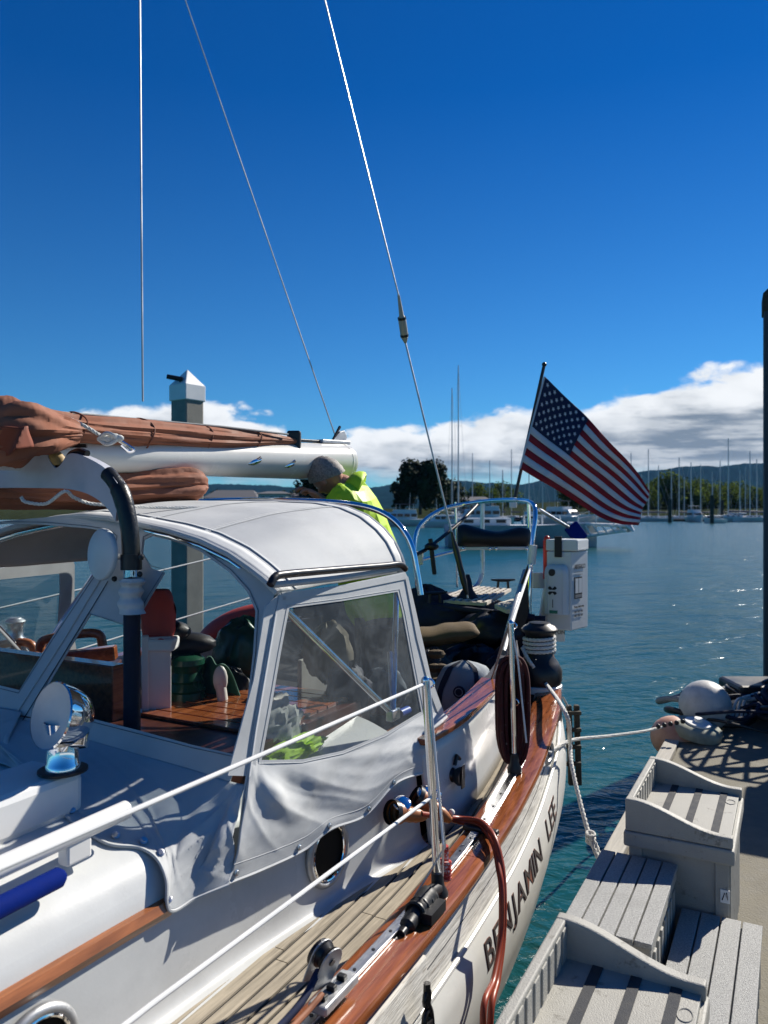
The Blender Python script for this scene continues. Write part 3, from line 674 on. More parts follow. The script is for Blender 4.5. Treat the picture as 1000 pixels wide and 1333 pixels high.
# ================================================================== THE SAILBOAT
RP = [(-6.6, 0), (-6.2, .30), (-5.4, .74), (-4.4, 1.08), (-3.2, 1.30), (-2, 1.37), (-1, 1.36), (-.4, 1.35), (0, 1.338), (.3, 1.33), (.74, 1.295), (1.38, 1.19), (2.0, .98), (2.5, .70), (2.85, .42), (3.05, .18), (3.12, 0)]
RZ = [(-6.6, 1.5), (-4, 1.16), (-2.5, 1.01), (-1, .985), (-.4, .985), (0, 1.0), (.3, 1.035), (.74, 1.10), (1.38, 1.20), (2.2, 1.33), (3.12, 1.46)]
def rp(a): return cubic(RP, a)
def rz_(a): return cubic(RZ, a)
boat = empty('sailboat', B(0, 0, 0), 'white double-ended sailboat with grey canvas dodger and varnished rail, moored at the dock', 'sailboat')
HOFF = [(0, -.03), (.19, -.018), (.195, .006), (.22, .018), (.32, .036), (.42, .030), (.60, -.02), (.80, -.13), (1.0, -.30), (1.25, -.62), (1.4, -.95)]
def hullpt(a, d, side=1):
    k = min(1, max(0.0, rp(a) / 0.7)); off = lerpt(HOFF, d)
    p = max(0.0, rp(a) + off * k) if off < 0.0 else rp(a) + off * k
    if d > .6: p = p * (1 - 0.25 * (d - .6) * (1 - k))
    return B(a, side * p, rz_(a) - d)
def strip(dl, name, m, a0=-6.6, a1=3.12, n=120, smooth=True, side=(1, -1)):
    for s in side:
        MB().grid(lambda u, v: hullpt(a0 + (a1 - a0) * u, dl[0] + (dl[1] - dl[0]) * v, s), n, max(1, int((dl[1] - dl[0]) / .04))).build(name, m, boat, smooth=smooth)
strip((0.0, 0.19), 'bulwark', bulw)
strip((0.19, 1.4), 'hull', hullm)
# moulding below the bulwark
for s in (1, -1):
    MB().tube([hullpt(-6.5 + 9.55 * i / 110, 0.193, s) for i in range(111)], 0.009, 8).build('rubbing_strake', hullm, boat, smooth=True)
# inner bulwark
DK = 0.055     # deck below cap rail top
def deckz(a): return rz_(a) - DK
for s in (1, -1):
    MB().grid(lambda u, v: B(-6.4 + 9.3 * u, s * max(0, rp(-6.4 + 9.3 * u) - .135), rz_(-6.4 + 9.3 * u) - .02 - .1 * v), 90, 1).build('inner_bulwark', gel, boat, smooth=True)
# varnished cap rail in scarfed lengths
def rail_len(a0, a1, s):
    m = MB(); n = max(6, int((a1 - a0) / .05)); vs = []
    sec = [(.006, -.022), (.010, -.006), (.004, .006), (-.012, .012), (-.118, .012), (-.132, .006), (-.136, -.006), (-.132, -.022)]
    for i in range(n + 1):
        a = a0 + (a1 - a0) * i / n
        for (dp, dz) in sec: vs.append(B(a, s * max(0.001, rp(a) + dp), rz_(a) + dz))
    k = len(sec); fs = [(i * k + j, i * k + (j + 1) % k, (i + 1) * k + (j + 1) % k, (i + 1) * k + j) for i in range(n) for j in range(k)]
    fs += [tuple(range(k)), tuple(range(n * k, n * k + k))[::-1]]
    m.add(vs, fs); return m.build('cap_rail', teakv, boat, smooth=True)
for s in (1, -1):
    for a0, a1 in ((-6.4, -3.6), (-3.597, -1.9), (-1.897, -.12), (-.117, 1.28), (1.283, 3.10)): rail_len(a0, a1, s)
# deck base and teak planks
def cabp(a): return cubic([(-4.2, .55), (-3, .78), (-1.8, .87), (-1.15, .895), (-.78, .915), (-.4, .965), (-.03, 1.035), (.35, 1.075), (1.0, 1.02), (1.5, .92), (2.1, .70)], a)
for s in (1, -1):
    MB().grid(lambda u, v: B(-6.3 + 9.2 * u, s * (rp(-6.3 + 9.2 * u) - .12) * (1 - v), deckz(-6.3 + 9.2 * u) - .006), 100, 6).build('deck', caulk, boat)
pw = 0.046
# port side: covering board and sprung planks, butting a nibbed margin plank along the cabin
def plank_strip(off, a0, a1, width=pw - .0095, s=1, name='plank'):
    m = MB(); n = max(2, int((a1 - a0) / .12)); vs = []
    for i in range(n + 1):
        a = a0 + (a1 - a0) * i / n; po = rp(a) - .14 - off; z = deckz(a)
        lim = cabp(a) - .02
        pi_ = max(po - width, lim); po_ = max(po, lim + .001)
        vs += [B(a, s * po_, z), B(a, s * pi_, z), B(a, s * po_, z - .008), B(a, s * pi_, z - .008)]
    fs = []
    for i in range(n):
        b = i * 4; fs += [(b, b + 4, b + 5, b + 1), (b, b + 2, b + 6, b + 4), (b + 1, b + 5, b + 7, b + 3)]
    fs += [(0, 1, 3, 2), (n * 4, n * 4 + 2, n * 4 + 3, n * 4 + 1)]
    return m.add(vs, fs).build(name, teakd, boat)
prg = random.Random(11)
for s in (1, -1):
    for k in range(14):
        off = k * pw
        aa = -5.6 + .2 * k; rng = []
        # valid range where the plank lies outboard of the cabin
        ok = [a / 50 for a in range(-280, 120) if rp(a / 50) - .14 - off > cabp(a / 50) - .015]
        if not ok: continue
        a0, a1 = ok[0], ok[-1]; cur = a0
        while cur < a1 - .05:
            nx = min(a1, cur + (1.1 + prg.random() * 1.3)); 
            if a1 - nx < .3: nx = a1
            plank_strip(off, cur, nx - .0035, s=s); cur = nx
# ---- cabin trunk (coachroof): section sweeps along the length
CA0, CA1 = -4.2, 0.02
def cabsec(a):
    P = cabp(a); z = deckz(a); zt = 0.0
    return [(P + .055, z - .004), (P + .022, z + .006), (P + .006, z + .03), (P, z + .08), (P - .012, z + .22), (P - .020, z + .262), (P - .036, z + .305), (P - .072, z + .352), (P - .14, z + .390), (P - .30, z + .435), (P * .35, z + .472), (0, z + .49)]
def cab_grid(a0, a1, i0, i1, name, m, s, n=60, sub=5):
    def f(u, v):
        a = a0 + (a1 - a0) * u; S = cabsec(a); x = i0 + (i1 - i0) * v; i = min(int(x), len(S) - 2); t = x - i
        A_, B_, C_, D_ = S[max(0, i - 1)], S[i], S[i + 1], S[min(len(S) - 1, i + 2)]
        q = [0.5 * ((2 * B_[k]) + (C_[k] - A_[k]) * t + (2 * A_[k] - 5 * B_[k] + 4 * C_[k] - D_[k]) * t * t + (3 * B_[k] - A_[k] - 3 * C_[k] + D_[k]) * t ** 3) for k in (0, 1)]; return B(a, s * q[0], q[1])
    return MB().grid(f, n, (i1 - i0) * sub).build(name, m, boat, smooth=True)
for s in (1, -1):
    cab_grid(CA0, CA1, 0, 6, 'cabin_side', gel, s); cab_grid(CA0, CA1, 6, 11, 'cabin_top', gel, s)
m = MB(); S = cabsec(CA1); poly = [B(CA1, p, z) for p, z in S] + [B(CA1, -p, z) for p, z in S[::-1][1:]]; m.add(poly, [tuple(range(len(poly)))]); m.build('bulkhead', teakh, boat)
m = MB(); S = cabsec(CA0); poly = [B(CA0, p, z) for p, z in S] + [B(CA0, -p, z) for p, z in S[::-1][1:]]; m.add(poly, [tuple(range(len(poly)))]); m.build('cabin_front', gel, boat)
# wooden eyebrow trim along the cabin
for s in (1, -1):
    m = MB(); vs = []; n = 60
    sec = [(.0, -.022), (.022, -.020), (.030, 0), (.022, .020), (.0, .022)]
    for i in range(n + 1):
        a = -4.1 + (-1.09 + 4.1) * i / n; S = cabsec(a)
        for dp, dz in sec: vs.append(B(a, s * (S[5][0] + dp - .006), S[5][1] - .014 + dz))
    k = 5; m.add(vs, [(i * k + j, i * k + (j + 1) % k, (i + 1) * k + (j + 1) % k, (i + 1) * k + j) for i in range(n) for j in range(k)] + [tuple(range(k)), tuple(range(n * k, n * k + k))[::-1]])
    m.build('eyebrow_trim', teakh, boat, smooth=True)
# white joint bead where cabin meets the deck
# portlights
def portlight(a, zc, la, lz, s=1):
    P = cabp(a) - .006; c = B(a, s * P, zc); tang = (B(a + .05, s * cabp(a + .05), 0) - B(a - .05, s * cabp(a - .05), 0)).normalized()
    nrm = tang.cross(EZ) * (1 if s == 1 else -1); 
    if nrm.dot(EP) * s < 0: nrm = -nrm
    up = EZ
    ring = [c + nrm * .010 + tang * la * math.cos(t * math.pi / 20) + up * lz * math.sin(t * math.pi / 20) for t in range(41)]
    fr_ = MB().tube(ring, .012, 10).build('portlight', alu, boat, smooth=True)
    MB().tube([q + (q - (c + nrm * .01)) * -.14 + nrm * .006 for q in ring], .005, 8).build('inner_ring', chrome, fr_, smooth=True)
    disc = [c + nrm * .009 + tang * la * .98 * math.cos(t * math.pi / 20) + up * lz * .98 * math.sin(t * math.pi / 20) for t in range(40)]
    MB().add(disc, [tuple(range(40))]).build('pane', mat('dark_port_glass', (0.004, 0.005, 0.006), 0.5, spec=.1), fr_)
    return fr_
wp = onp(461, 1113, 1.0); portlight(-.47, 1.085, .085, .098)
portlight(-1.47, 1.05, .09, .085)
for a in (-2.4, -3.1): portlight(a, 1.09, .08, .08)
for a in (-.47, -1.45, -2.4): portlight(a, 1.09, .08, .08, -1)

# ---- DODGER
dod = empty('dodger', B(-.3, 0, 1.2), parent=boat)
Fb = onp(300, 1150, .935); Ft = onp(363, 772, .85); Ab = onp(600, 986, 1.07); At = onp(527, 745, .87)
SPL = plane3(Fb, Ab, Ft)
crown_f = ona(112, 671, toB(Ft)[0])
FPL = plane3(Fb, Ft, crown_f)
# arches (front and aft), as (p,z) from the picture, mirrored to starboard
def arch(pixels, a, crownv):
    pts = [toB(ona(u, v, a)) for u, v in pixels]; L = [(p, z) for _, p, z in pts]
    L.append((0, crownv)); full = L + [(-p, z) for p, z in L[::-1][1:]]
    return full
aF = toB(Ft)[0]; aA = toB(At)[0] + .02
AF = arch([(363, 772), (348, 757), (326, 740), (300, 722), (262, 704), (220, 691), (180, 682), (145, 675)], aF, 2.137)
AA = arch([(527, 745), (521, 725), (512, 706), (499, 690), (478, 673), (452, 662), (420, 656), (360, 654)], aA, 2.197)
def arc_eval(L, s):
    ds = [0]
    for (a, b), (c, d) in zip(L, L[1:]): ds.append(ds[-1] + math.hypot(c - a, d - b))
    x = s * ds[-1]
    for i in range(len(L) - 1):
        if x <= ds[i + 1] or i == len(L) - 2:
            t = (x - ds[i]) / (ds[i + 1] - ds[i]); return (L[i][0] + (L[i + 1][0] - L[i][0]) * t, L[i][1] + (L[i + 1][1] - L[i][1]) * t)
def roofpt(u, v, lift=0):
    f = arc_eval(AF, u); g = arc_eval(AA, u); p = f[0] + (g[0] - f[0]) * v; z = f[1] + (g[1] - f[1]) * v
    bulge = .022 * math.sin(math.pi * v) * min(1, 4 * u * (1 - u) * 1.6)
    zz = z + bulge + .004 * noise.noise(V((u * 9, v * 5, 0))) * math.sin(math.pi * v)
    return B(aF + (aA - aF) * v, p * (1 + lift * .5), zz + lift)
MB().grid(lambda u, v: roofpt(u, v), 90, 24).build('roof', canvas, dod, smooth=True, solid=.004)
for v0, w_ in ((0.0, .075), (.10, .012), (.925, .075)):
    MB().grid(lambda u, v: roofpt(u, v0 + w_ * v, .0045), 90, 3).build('roof_seam', canvas_trim, dod, smooth=True, solid=.002)
for u0 in (.22, .36, .64, .78):
    for du in (-.004, .004): MB().tube([roofpt(u0 + du, i / 24, .0042) for i in range(25)], .0012, 5).build('stitching', canvas, dod)
    MB().grid(lambda u, v: roofpt(u0 - .007 + .014 * v, u, .0035), 24, 1).build('roof_seam', canvas_trim, dod, smooth=True)
# piping over front and aft bows
for v0, r_ in ((-.004, .011), (1.004, .010)):
    MB().tube([roofpt(i / 80, max(0, min(1, v0))) + EA * (-.006 if v0 < 0 else .006) for i in range(81)], r_, 8).build('bow_piping', canvas_trim, dod, smooth=True)
# side valance above the window and black handrail along roof edge
def sidequad(pix, name, m, dz=0.0, pl=SPL, par=dod, solid=.004, off=.0):
    n_ = pl[1] if pl[1].dot(CAM - pl[0]) > 0 else -pl[1]
    pts = [onpl(u, v, pl) + n_ * off for u, v in pix]
    return pts, n_
def poly_holes(name, outer, holes, pl, m, par, th=.004, off=0.0, both=True):
    """flat canvas frame with window openings, filled in the plane's own coordinates; mirrored to starboard too"""
    n_ = pl[1] if pl[1].dot(CAM - pl[0]) > 0 else -pl[1]
    ex = EP - n_ * EP.dot(n_)
    if abs(n_.dot(EP)) > .7: ex = EA - n_ * EA.dot(n_)
    ex.normalize(); ey = n_.cross(ex); o0 = pl[0]
    cu = bpy.data.curves.new(name, 'CURVE'); cu.dimensions = '2D'; cu.fill_mode = 'BOTH'; cu.extrude = th / 2
    for P in [outer] + holes:
        sp = cu.splines.new('POLY'); sp.points.add(len(P) - 1); sp.use_cyclic_u = True
        for i, w3 in enumerate(P): sp.points[i].co = ((w3 - o0).dot(ex), (w3 - o0).dot(ey), 0, 1)
    tmp = bpy.data.objects.new('tmp', cu); C.objects.link(tmp)
    bpy.context.view_layer.update()
    me = bpy.data.meshes.new_from_object(tmp); 
    vs = [o0 + ex * v.co.x + ey * v.co.y + n_ * (v.co.z + off) for v in me.vertices]; fs = [tuple(p.vertices) for p in me.polygons]
    bpy.data.objects.remove(tmp); bpy.data.curves.remove(cu); bpy.data.meshes.remove(me)
    r1 = MB().add(vs, fs).build(name, m, par)
    if both: MB().add([mirror(v) for v in vs], fs).build(name, m, par)
    return r1
def mirror(w3): a, p, z = toB(w3); return B(a, -p, z)
def S_(L): return [onpl(u, v, SPL) for u, v in L]
side_out = S_([(296, 1010), (330, 885), (345, 790), (366, 772), (440, 763), (527, 745), (532, 756), (560, 880), (598, 985), (560, 978), (500, 985), (440, 1000), (370, 1012)])
side_win = S_([(376, 792), (445, 783), (517, 771), (524, 800), (537, 870), (548, 927), (500, 956), (446, 978), (395, 989), (340, 990), (352, 925), (365, 850)])
poly_holes('side_frame', side_out, [side_win], SPL, canvas_trim, dod, .005)
nS = SPL[1] if SPL[1].dot(CAM - SPL[0]) > 0 else -SPL[1]
def pane(name, P, n_, m, off):
    for mir in (False, True):
        Q = [p + n_ * off for p in P]; Q = [mirror(q) for q in Q] if mir else Q
        MB().add(Q, [tuple(range(len(Q)))]).build(name, m, dod)
pane('side_window', side_win, nS, vinyls, 0.0)
# stitched hems round the side window
for off in (1.035,):
    c = sum(side_win, V()) / len(side_win)
    MB().tube([c + (q - c) * off + nS * .003 for q in side_win + side_win[:1]], .0012, 5).build('stitching', canvas, dod)
# side skirt with soft wrinkles
top_l = S_([(300, 1003), (345, 1000), (400, 996), (450, 984), (500, 965), (550, 938), (574, 935)]) 
skirt_top = smooth_path(S_([(326, 985), (345, 992), (395, 992), (446, 981), (500, 960), (552, 928), (580, 930)]), 10)
skirt_bot = smooth_path([onp(u, v, p) for u, v, p in [(297, 1150, .94), (345, 1131, .95), (395, 1107, .965), (430, 1080, .985), (475, 1062, 1.01), (515, 1020, 1.035), (555, 1005, 1.055), (600, 986, 1.08)]], 10)
def path_at(P, t):
    x = t * (len(P) - 1); i = min(int(x), len(P) - 2); return P[i].lerp(P[i + 1], x - i)
def skirt(u, v):
    a = path_at(skirt_top, u); b = path_at(skirt_bot, u); q = a.lerp(b, v)
    e = math.sin(math.pi * min(1, v * 1.05)) ** .7 if v < .95 else .2
    wr = .010 * noise.noise(V((u * 3.2 + v * 1.4, v * 1.6, 1.3))) + .0045 * noise.noise(V((u * 9 - v * 5, v * 2.0, 4.0))) + .008 * math.sin(u * 34 + v * 6) * math.exp(-((v - .25) / .25) ** 2) * (.4 + .6 * abs(noise.noise(V((u * 7, 0, 9)))))
    rid = 1 - abs(noise.noise(V((u * 5.0 - v * 2.2, v * 1.1, 21.0)))) * 2.2; wr += .0035 * max(0, rid) ** 3
    rid = 1 - abs(noise.noise(V((u * 11.0 + v * 4.0, v * 1.6, 33.0)))) * 2.2; wr += .0010 * max(0, rid) ** 3 + .0007 * noise.noise(V((u * 40, v * 16, 3)))
    wr += .016 * math.exp(-((u - .10 - v * .25) / .05) ** 2) * math.exp(-((v - .35) / .3) ** 2) - .012 * math.exp(-((u - .2 - v * .3) / .07) ** 2)
    return q + nS * (wr * e + .012 * math.sin(math.pi * v))
for mir in (0, 1):
    MB().grid(lambda u, v: mirror(skirt(u, v)) if mir else skirt(u, v), 130, 44).build('side_skirt', canvas, dod, smooth=True, solid=.003)
hem = MB().tube([skirt(i / 60, 1.0) + nS * .001 for i in range(61)], .0045, 6).build('hem', canvas_trim, dod, smooth=True)
MB().tube([skirt(i / 60, .86) + nS * .001 for i in range(61)], .0014, 5).build('stitching', canvas, dod)
def snap(c, n_, par=dod, r=.0085):
    m = MB().lathe([(0, .006), (r * .55, .006), (r * .6, .003), (r, .002), (r * 1.05, -.003)], c, n_, 14)
    return m.build('snap_fastener', steel, par, smooth=True)
for u in (.02, .265, .42, .585, .70): snap(skirt(u, .935) + nS * .004, nS)
# corner posts of the dodger
def strap_pix(L, wd, pl, name='post', m=canvas_trim, off=.004):
    n_ = pl[1] if pl[1].dot(CAM - pl[0]) > 0 else -pl[1]
    for mir in (0, 1):
        mb = MB(); P = [onpl(u, v, pl) + n_ * off for u, v in L]
        for i in range(len(P)):
            t = (P[min(i + 1, len(P) - 1)] - P[max(0, i - 1)]).normalized(); sdn = t.cross(n_) * wd / 2
            mb.v += [P[i] - sdn, P[i] + sdn]
        mb.f = [(2 * i, 2 * i + 1, 2 * i + 3, 2 * i + 2) for i in range(len(P) - 1)]
        if mir: mb.v = [mirror(q) for q in mb.v]
        mb.build(name, m, dod, solid=.004)
strap_pix([(308, 1146), (320, 1040), (336, 930), (352, 840), (367, 776)], .030, SPL, 'corner_strap')
strap_pix([(318, 1040), (331, 950), (345, 870), (357, 800)], .006, SPL, 'zip_cover', gelw, off=.008)
strap_pix([(528, 752), (543, 830), (562, 905), (588, 975)], .022, SPL, 'corner_strap')
strap_pix([(366, 777), (445, 767), (526, 751)], .022, SPL, 'valance_strip')
# black grab bar along the port roof edge
gb = [onp(u, v, .90) for u, v in [(352, 762), (358, 752), (372, 748), (440, 742), (500, 737), (520, 735), (528, 741)]]
MB().tube(smooth_path(gb, 8), .0125, 12).build('grab_bar', blackm, dod, smooth=True)
v1 = [onp(u, v, .885) for u, v in [(355, 762), (440, 753), (524, 740)]]
MB().tube(smooth_path(v1, 8), .010, 8).build('valance_roll', canvas_trim, dod, smooth=True)
# ---- front panel
def F_(L): return [onpl(u, v, FPL) for u, v in L]
nF = FPL[1] if FPL[1].dot(CAM - FPL[0]) > 0 else -FPL[1]
AFpts = [B(aF, p, z) for p, z in AF]
win1 = F_([(186, 722), (188, 703), (200, 697), (228, 704), (262, 719), (298, 745), (322, 771), (333, 796), (330, 850), (322, 915), (311, 984), (250, 970), (180, 951), (112, 934), (52, 915), (68, 884), (94, 840), (119, 800), (146, 808), (174, 817), (195, 780), (215, 746), (198, 741)])
win0 = F_([(-95, 870), (26, 899), (70, 828), (116, 758), (128, 742), (146, 728), (150, 700), (140, 692), (110, 688), (60, 684), (10, 682), (-60, 684), (-75, 700)])
lowL = [onpl(u, v, FPL) for u, v in [(300, 1018), (250, 1002), (180, 982), (110, 962), (40, 940), (-40, 918), (-95, 905)]]
a_, p_, z_ = toB(lowL[-1])
low_full = lowL[:-1] + [mirror(q) for q in lowL[:-1]][::-1]
outer = low_full[::-1]
up = [B(aF, p * .985, z - .006) for p, z in AF]
def projF(w3): return w3 - nF * (w3 - FPL[0]).dot(nF)
outer = [projF(q) for q in low_full] + [projF(q) for q in up[::-1]]
win1m = [projF(mirror(q)) for q in win1]
m0 = min(toB(q)[1] for q in win0); m1 = max(toB(q)[1] for q in win1m)
poly_holes('front_frame', outer, [win1, win0, win1m] if m0 > m1 + .01 else [win1, win0], FPL, canvas, dod, .004, both=False)
for P in ([win1, win0, win1m] if m0 > m1 + .01 else [win1, win0]):
    MB().add(P, [tuple(range(len(P)))]).build('front_window', vinyl, dod)
    c = sum(P, V()) / len(P); MB().tube([q + nF * .004 + (q - c).normalized() * .010 for q in P + P[:1]], .0011, 5).build('stitching', mat('grey_thread', (.12, .13, .15), .9), dod)
# zipped seam up the diagonal strap
MB().tube([onpl(u, v, FPL) + nF * .006 for u, v in [(-4, 972), (45, 895), (90, 825), (134, 752)]], .003, 6).build('zip', canvas_trim, dod)
MB().tube([onpl(u, v, FPL) + nF * .006 for u, v in [(6, 980), (55, 900), (100, 828), (142, 758)]], .0014, 6).build('zip', caulk, dod)
# front skirt: falls to the coachroof, wrinkled at its port corner
ft = [projF(q) for q in lowL[::-1]]; ft = smooth_path([projF(B(-1.0, 0, 1.5)) if 0 else mirror(lowL[1])] + [projF(B(toB(lowL[-1])[0], .05, toB(lowL[-1])[2]))] + [q for q in lowL[::-1][1:]] + [onpl(319, 1022, FPL)], 10)
def oncab(u, v, lift=.012):
    d = ray(u, v); y = 1.2
    while y < 3.2:
        w3 = CAM + d * y; a, p, z = toB(w3); S = cabsec(a)
        zs = None
        if p < S[0][0]:
            for (p0_, z0_), (p1_, z1_) in zip(S, S[1:]):
                if p1_ <= p <= p0_: zs = z0_ + (z1_ - z0_) * ((p0_ - p) / max(1e-6, p0_ - p1_)); break
            if zs is not None and z < zs: break
        y += .004
    return w3 + (EP * .6 + EZ * .5 - EA * .3).normalized() * lift
fbm = smooth_path([B(-.92, -.80, 1.3), B(-1.06, .05, 1.415), B(-1.06, .28, 1.408), oncab(70, 1052), oncab(104, 1080), oncab(140, 1101), oncab(180, 1106), oncab(202, 1122, .02), oncab(212, 1150, .03), oncab(217, 1190, .03), oncab(250, 1174, .03), onp(298, 1152, .95)], 10)
def fskirt(u, v):
    a = path_at(ft, u); b = path_at(fbm, u); q = a.lerp(b, v); e = math.sin(math.pi * min(1, v * .98)) ** .8
    k = max(0, (u - .62) / .38)
    wr = .010 * noise.noise(V((u * 6, v * 3, 8))) + k * (.022 * math.sin((u * 46 + v * 3.0)) * v + .014 * noise.noise(V((u * 22, v * 3, 2))) + .012 * max(0, 1 - abs(noise.noise(V((u * 18 + v * 4, v * 1.5, 12)))) * 2.4) ** 4) + .006 * max(0, 1 - abs(noise.noise(V((u * 9 - v * 3, v * 1.2, 17)))) * 2.4) ** 5
    return q + nF * (wr * e + .01 * math.sin(math.pi * v))
MB().grid(fskirt, 170, 46).build('front_skirt', canvas, dod, smooth=True, solid=.003)
MB().tube([fskirt(.3 + .7 * i / 90, 1.0) for i in range(91)], .0045, 6).build('hem', canvas_trim, dod, smooth=True)
for u, v in ((150, 1096), (186, 1103), (208, 1119), (218, 1179), (93, 1063)):
    c = oncab(u - 2, v - 5, .022); snap(c, (CAM - c).normalized() * .5 + EZ * .6 + EP * .4, r=.010)
# stainless hoops inside: V struts from a pivot on each side
for s in (1, -1):
    pv = B(-.05, s * .97, 1.42)
    for tgt in (B(aF + .03, s * .81, 1.88), B(aA - .03, s * .84, 1.88), B(.06, s * .9, 1.62)):
        MB().tube([pv, tgt], .0115, 10).build('hoop_strut', chrome, dod, smooth=True)
    MB().box(pv, (.03, .06, .04), BAX).build('hoop_hinge', steel, dod, bevel=.004)
for L, aa, dz in ((AF, aF + .02, -.022), (AA, aA - .02, -.022)):
    MB().tube([B(aa, p * .975, z + dz) for p, z in L], .0115, 10).build('hoop', chrome, dod, smooth=True)
# aft grab arch behind the dodger (polished, dark in shade)
ga = [ona(u, v, aA + .10) for u, v in [(548, 775), (543, 745), (537, 715), (526, 692), (508, 674), (482, 662), (440, 655), (380, 652)]]
ga2 = smooth_path(ga + [B(aA + .10, 0, 2.205)] + [mirror(q) for q in ga[::-1]], 6)
MB().tube(ga2, .013, 12).build('grab_arch', chrome, dod, smooth=True)

# ---- cockpit
ck = boat
def bx(a0, a1, p0, p1, z0, z1, name, m, par=None, bevel=.004):
    return MB().box(B((a0 + a1) / 2, (p0 + p1) / 2, (z0 + z1) / 2), (abs(p1 - p0), abs(a1 - a0), z1 - z0), BAX).build(name, m, par or boat, bevel=bevel)
bx(.02, 2.2, -.55, .55, .60, .64, 'cockpit_sole', teakd)
# side seats, shaped to the hull
for s in (1, -1):
    MB().grid(lambda u, v: B(.02 + 2.1 * u, s * (.45 + (cabp(.02 + 2.1 * u) - .50) * v), 1.06), 20, 2).build('cockpit_seat', navy, boat, solid=.05)
    MB().grid(lambda u, v: B(.02 + 2.1 * u, s * .45, .62 + .44 * v), 20, 2).build('seat_front', navy, boat, solid=.02)
    # coaming: outer white side up from the deck, wooden cap
    def coam(u, v):
        a = .02 + 2.1 * u; P = cabp(a); zt = 1.30 + .14 * u
        z = deckz(a) + (zt - deckz(a)) * v; return B(a, s * (P + .04 * (1 - v)), z)
    MB().grid(lambda u, v: coam(u * .40, v), 14, 6).build('coaming', gel, boat, smooth=True, solid=.012)
    MB().grid(lambda u, v: coam(.40 + u * .60, v), 24, 6).build('covered_coaming', navy, boat, smooth=True, solid=.012)
    vs = []; m = MB(); n = 30
    for i in range(n + 1):
        a = .02 + .84 * i / n; P = cabp(a); zt = 1.30 + .14 * (a - .02) / 2.1
        vs += [B(a, s * (P + .03), zt), B(a, s * (P + .03), zt + .022), B(a, s * (P - .075), zt + .026), B(a, s * (P - .075), zt)]
    m.add(vs, [(i * 4 + j, i * 4 + (j + 1) % 4, i * 4 + 4 + (j + 1) % 4, i * 4 + 4 + j) for i in range(n) for j in range(4)] + [(0, 1, 2, 3), (n * 4, n * 4 + 3, n * 4 + 2, n * 4 + 1)])
    m.build('coaming_cap', teakv, boat, bevel=.004)
    MB().grid(lambda u, v: B(.05 + 2.0 * u, s * (cabp(.05 + 2.0 * u) - .07), 1.06 + (.24 + .13 * u) * v), 24, 3).build('backrest_cloth', navy, boat, solid=.03)
# raised stern deck with canvas front
def sternz(a): return 1.50
def stern_out(a): return max(0.02, min(rp(a) - .10, .92))
for s in (1, -1):
    MB().grid(lambda u, v: B(2.05 + .95 * u, s * stern_out(2.05 + .95 * u) * v, 1.50 + .03 * (1 - v * v)), 20, 8).build('stern_deck', navy, boat, smooth=True, solid=.02)
    MB().grid(lambda u, v: B(2.05 + .95 * u, s * stern_out(2.05 + .95 * u), 1.25 + .25 * v), 20, 3).build('stern_side', navy, boat, smooth=True)
def scloth(u, v):
    p = -.92 + 1.84 * u; a = 2.05 - .32 * (1 - (2 * u - 1) ** 2) * (1 - v) + .03 * math.sin(u * 25) * (1 - v)
    return B(a, p, 1.02 + .50 * v)
MB().grid(scloth, 60, 14).build('stern_cloth', navy, boat, smooth=True, solid=.01)
MB().tube(smooth_path([B(2.02, -.85, 1.53), B(1.94, -.4, 1.555), B(1.93, 0, 1.56), B(1.96, .45, 1.54), B(2.03, .86, 1.51)], 8), .02, 10).build('roll_edge', navy, boat, smooth=True)
# teak grating
def grating(quad, na, nb_, name='grating'):
    a, b, c, d = quad; m = MB(); th = .022
    g = empty(name, (a + b + c + d) / 4, parent=boat)
    for i in range(na + 1):
        t = i / na; p, q = a.lerp(b, t), d.lerp(c, t); _, u, w_ = frame(q - p)
        MB().box((p + q) / 2, ((q - p).length, .020, .02), ((q - p).normalized(), EZ.cross((q - p).normalized()).normalized(), EZ)).build('slat', mat('bleached_teak', (.48, .44, .38), .8, var=.25, scale=30), g)
    for i in range(nb_ + 1):
        t = i / nb_; p, q = a.lerp(d, t), b.lerp(c, t)
        MB().box((p + q) / 2 + EZ * .004, ((q - p).length, .020, .02), ((q - p).normalized(), EZ.cross((q - p).normalized()).normalized(), EZ)).build('slat', MATS['bleached_teak'], g)
    return g
gz = 1.575
grating([onz(568, 783, gz), onz(617, 765, gz), onz(664, 769, gz), onz(632, 787, gz)], 9, 7)
grating([onz(646, 790, gz), onz(668, 783, gz), onz(677, 787, gz), onz(662, 797, gz)], 5, 4)
# stern cleats
for u, v, dr in ((566, 781, V((.9, .45, 0))), (655, 763, V((1, 0.05, 0)))):
    c = onz(u, v, 1.60); dr.normalize(); k = MB()
    k.tube([c - dr * .09 + EZ * .045, c - dr * .03 + EZ * .04, c + dr * .03 + EZ * .04, c + dr * .09 + EZ * .045], [.006, .012, .012, .006], 8)
    for s in (-1, 1): k.tube([c + dr * .035 * s + EZ * .04, c + dr * .04 * s - EZ * .02], .010, 8)
    k.build('cleat', blackm, boat, smooth=True)
# backstay foot: dark boot
m = MB(); c = onz(609, 782, 1.57); m.lathe([(.075, -.04), (.07, .02), (.035, .07), (.025, .13), (.012, .17)], c, (0, 0, 1), 14); m.build('backstay_boot', navy, boat, smooth=True)

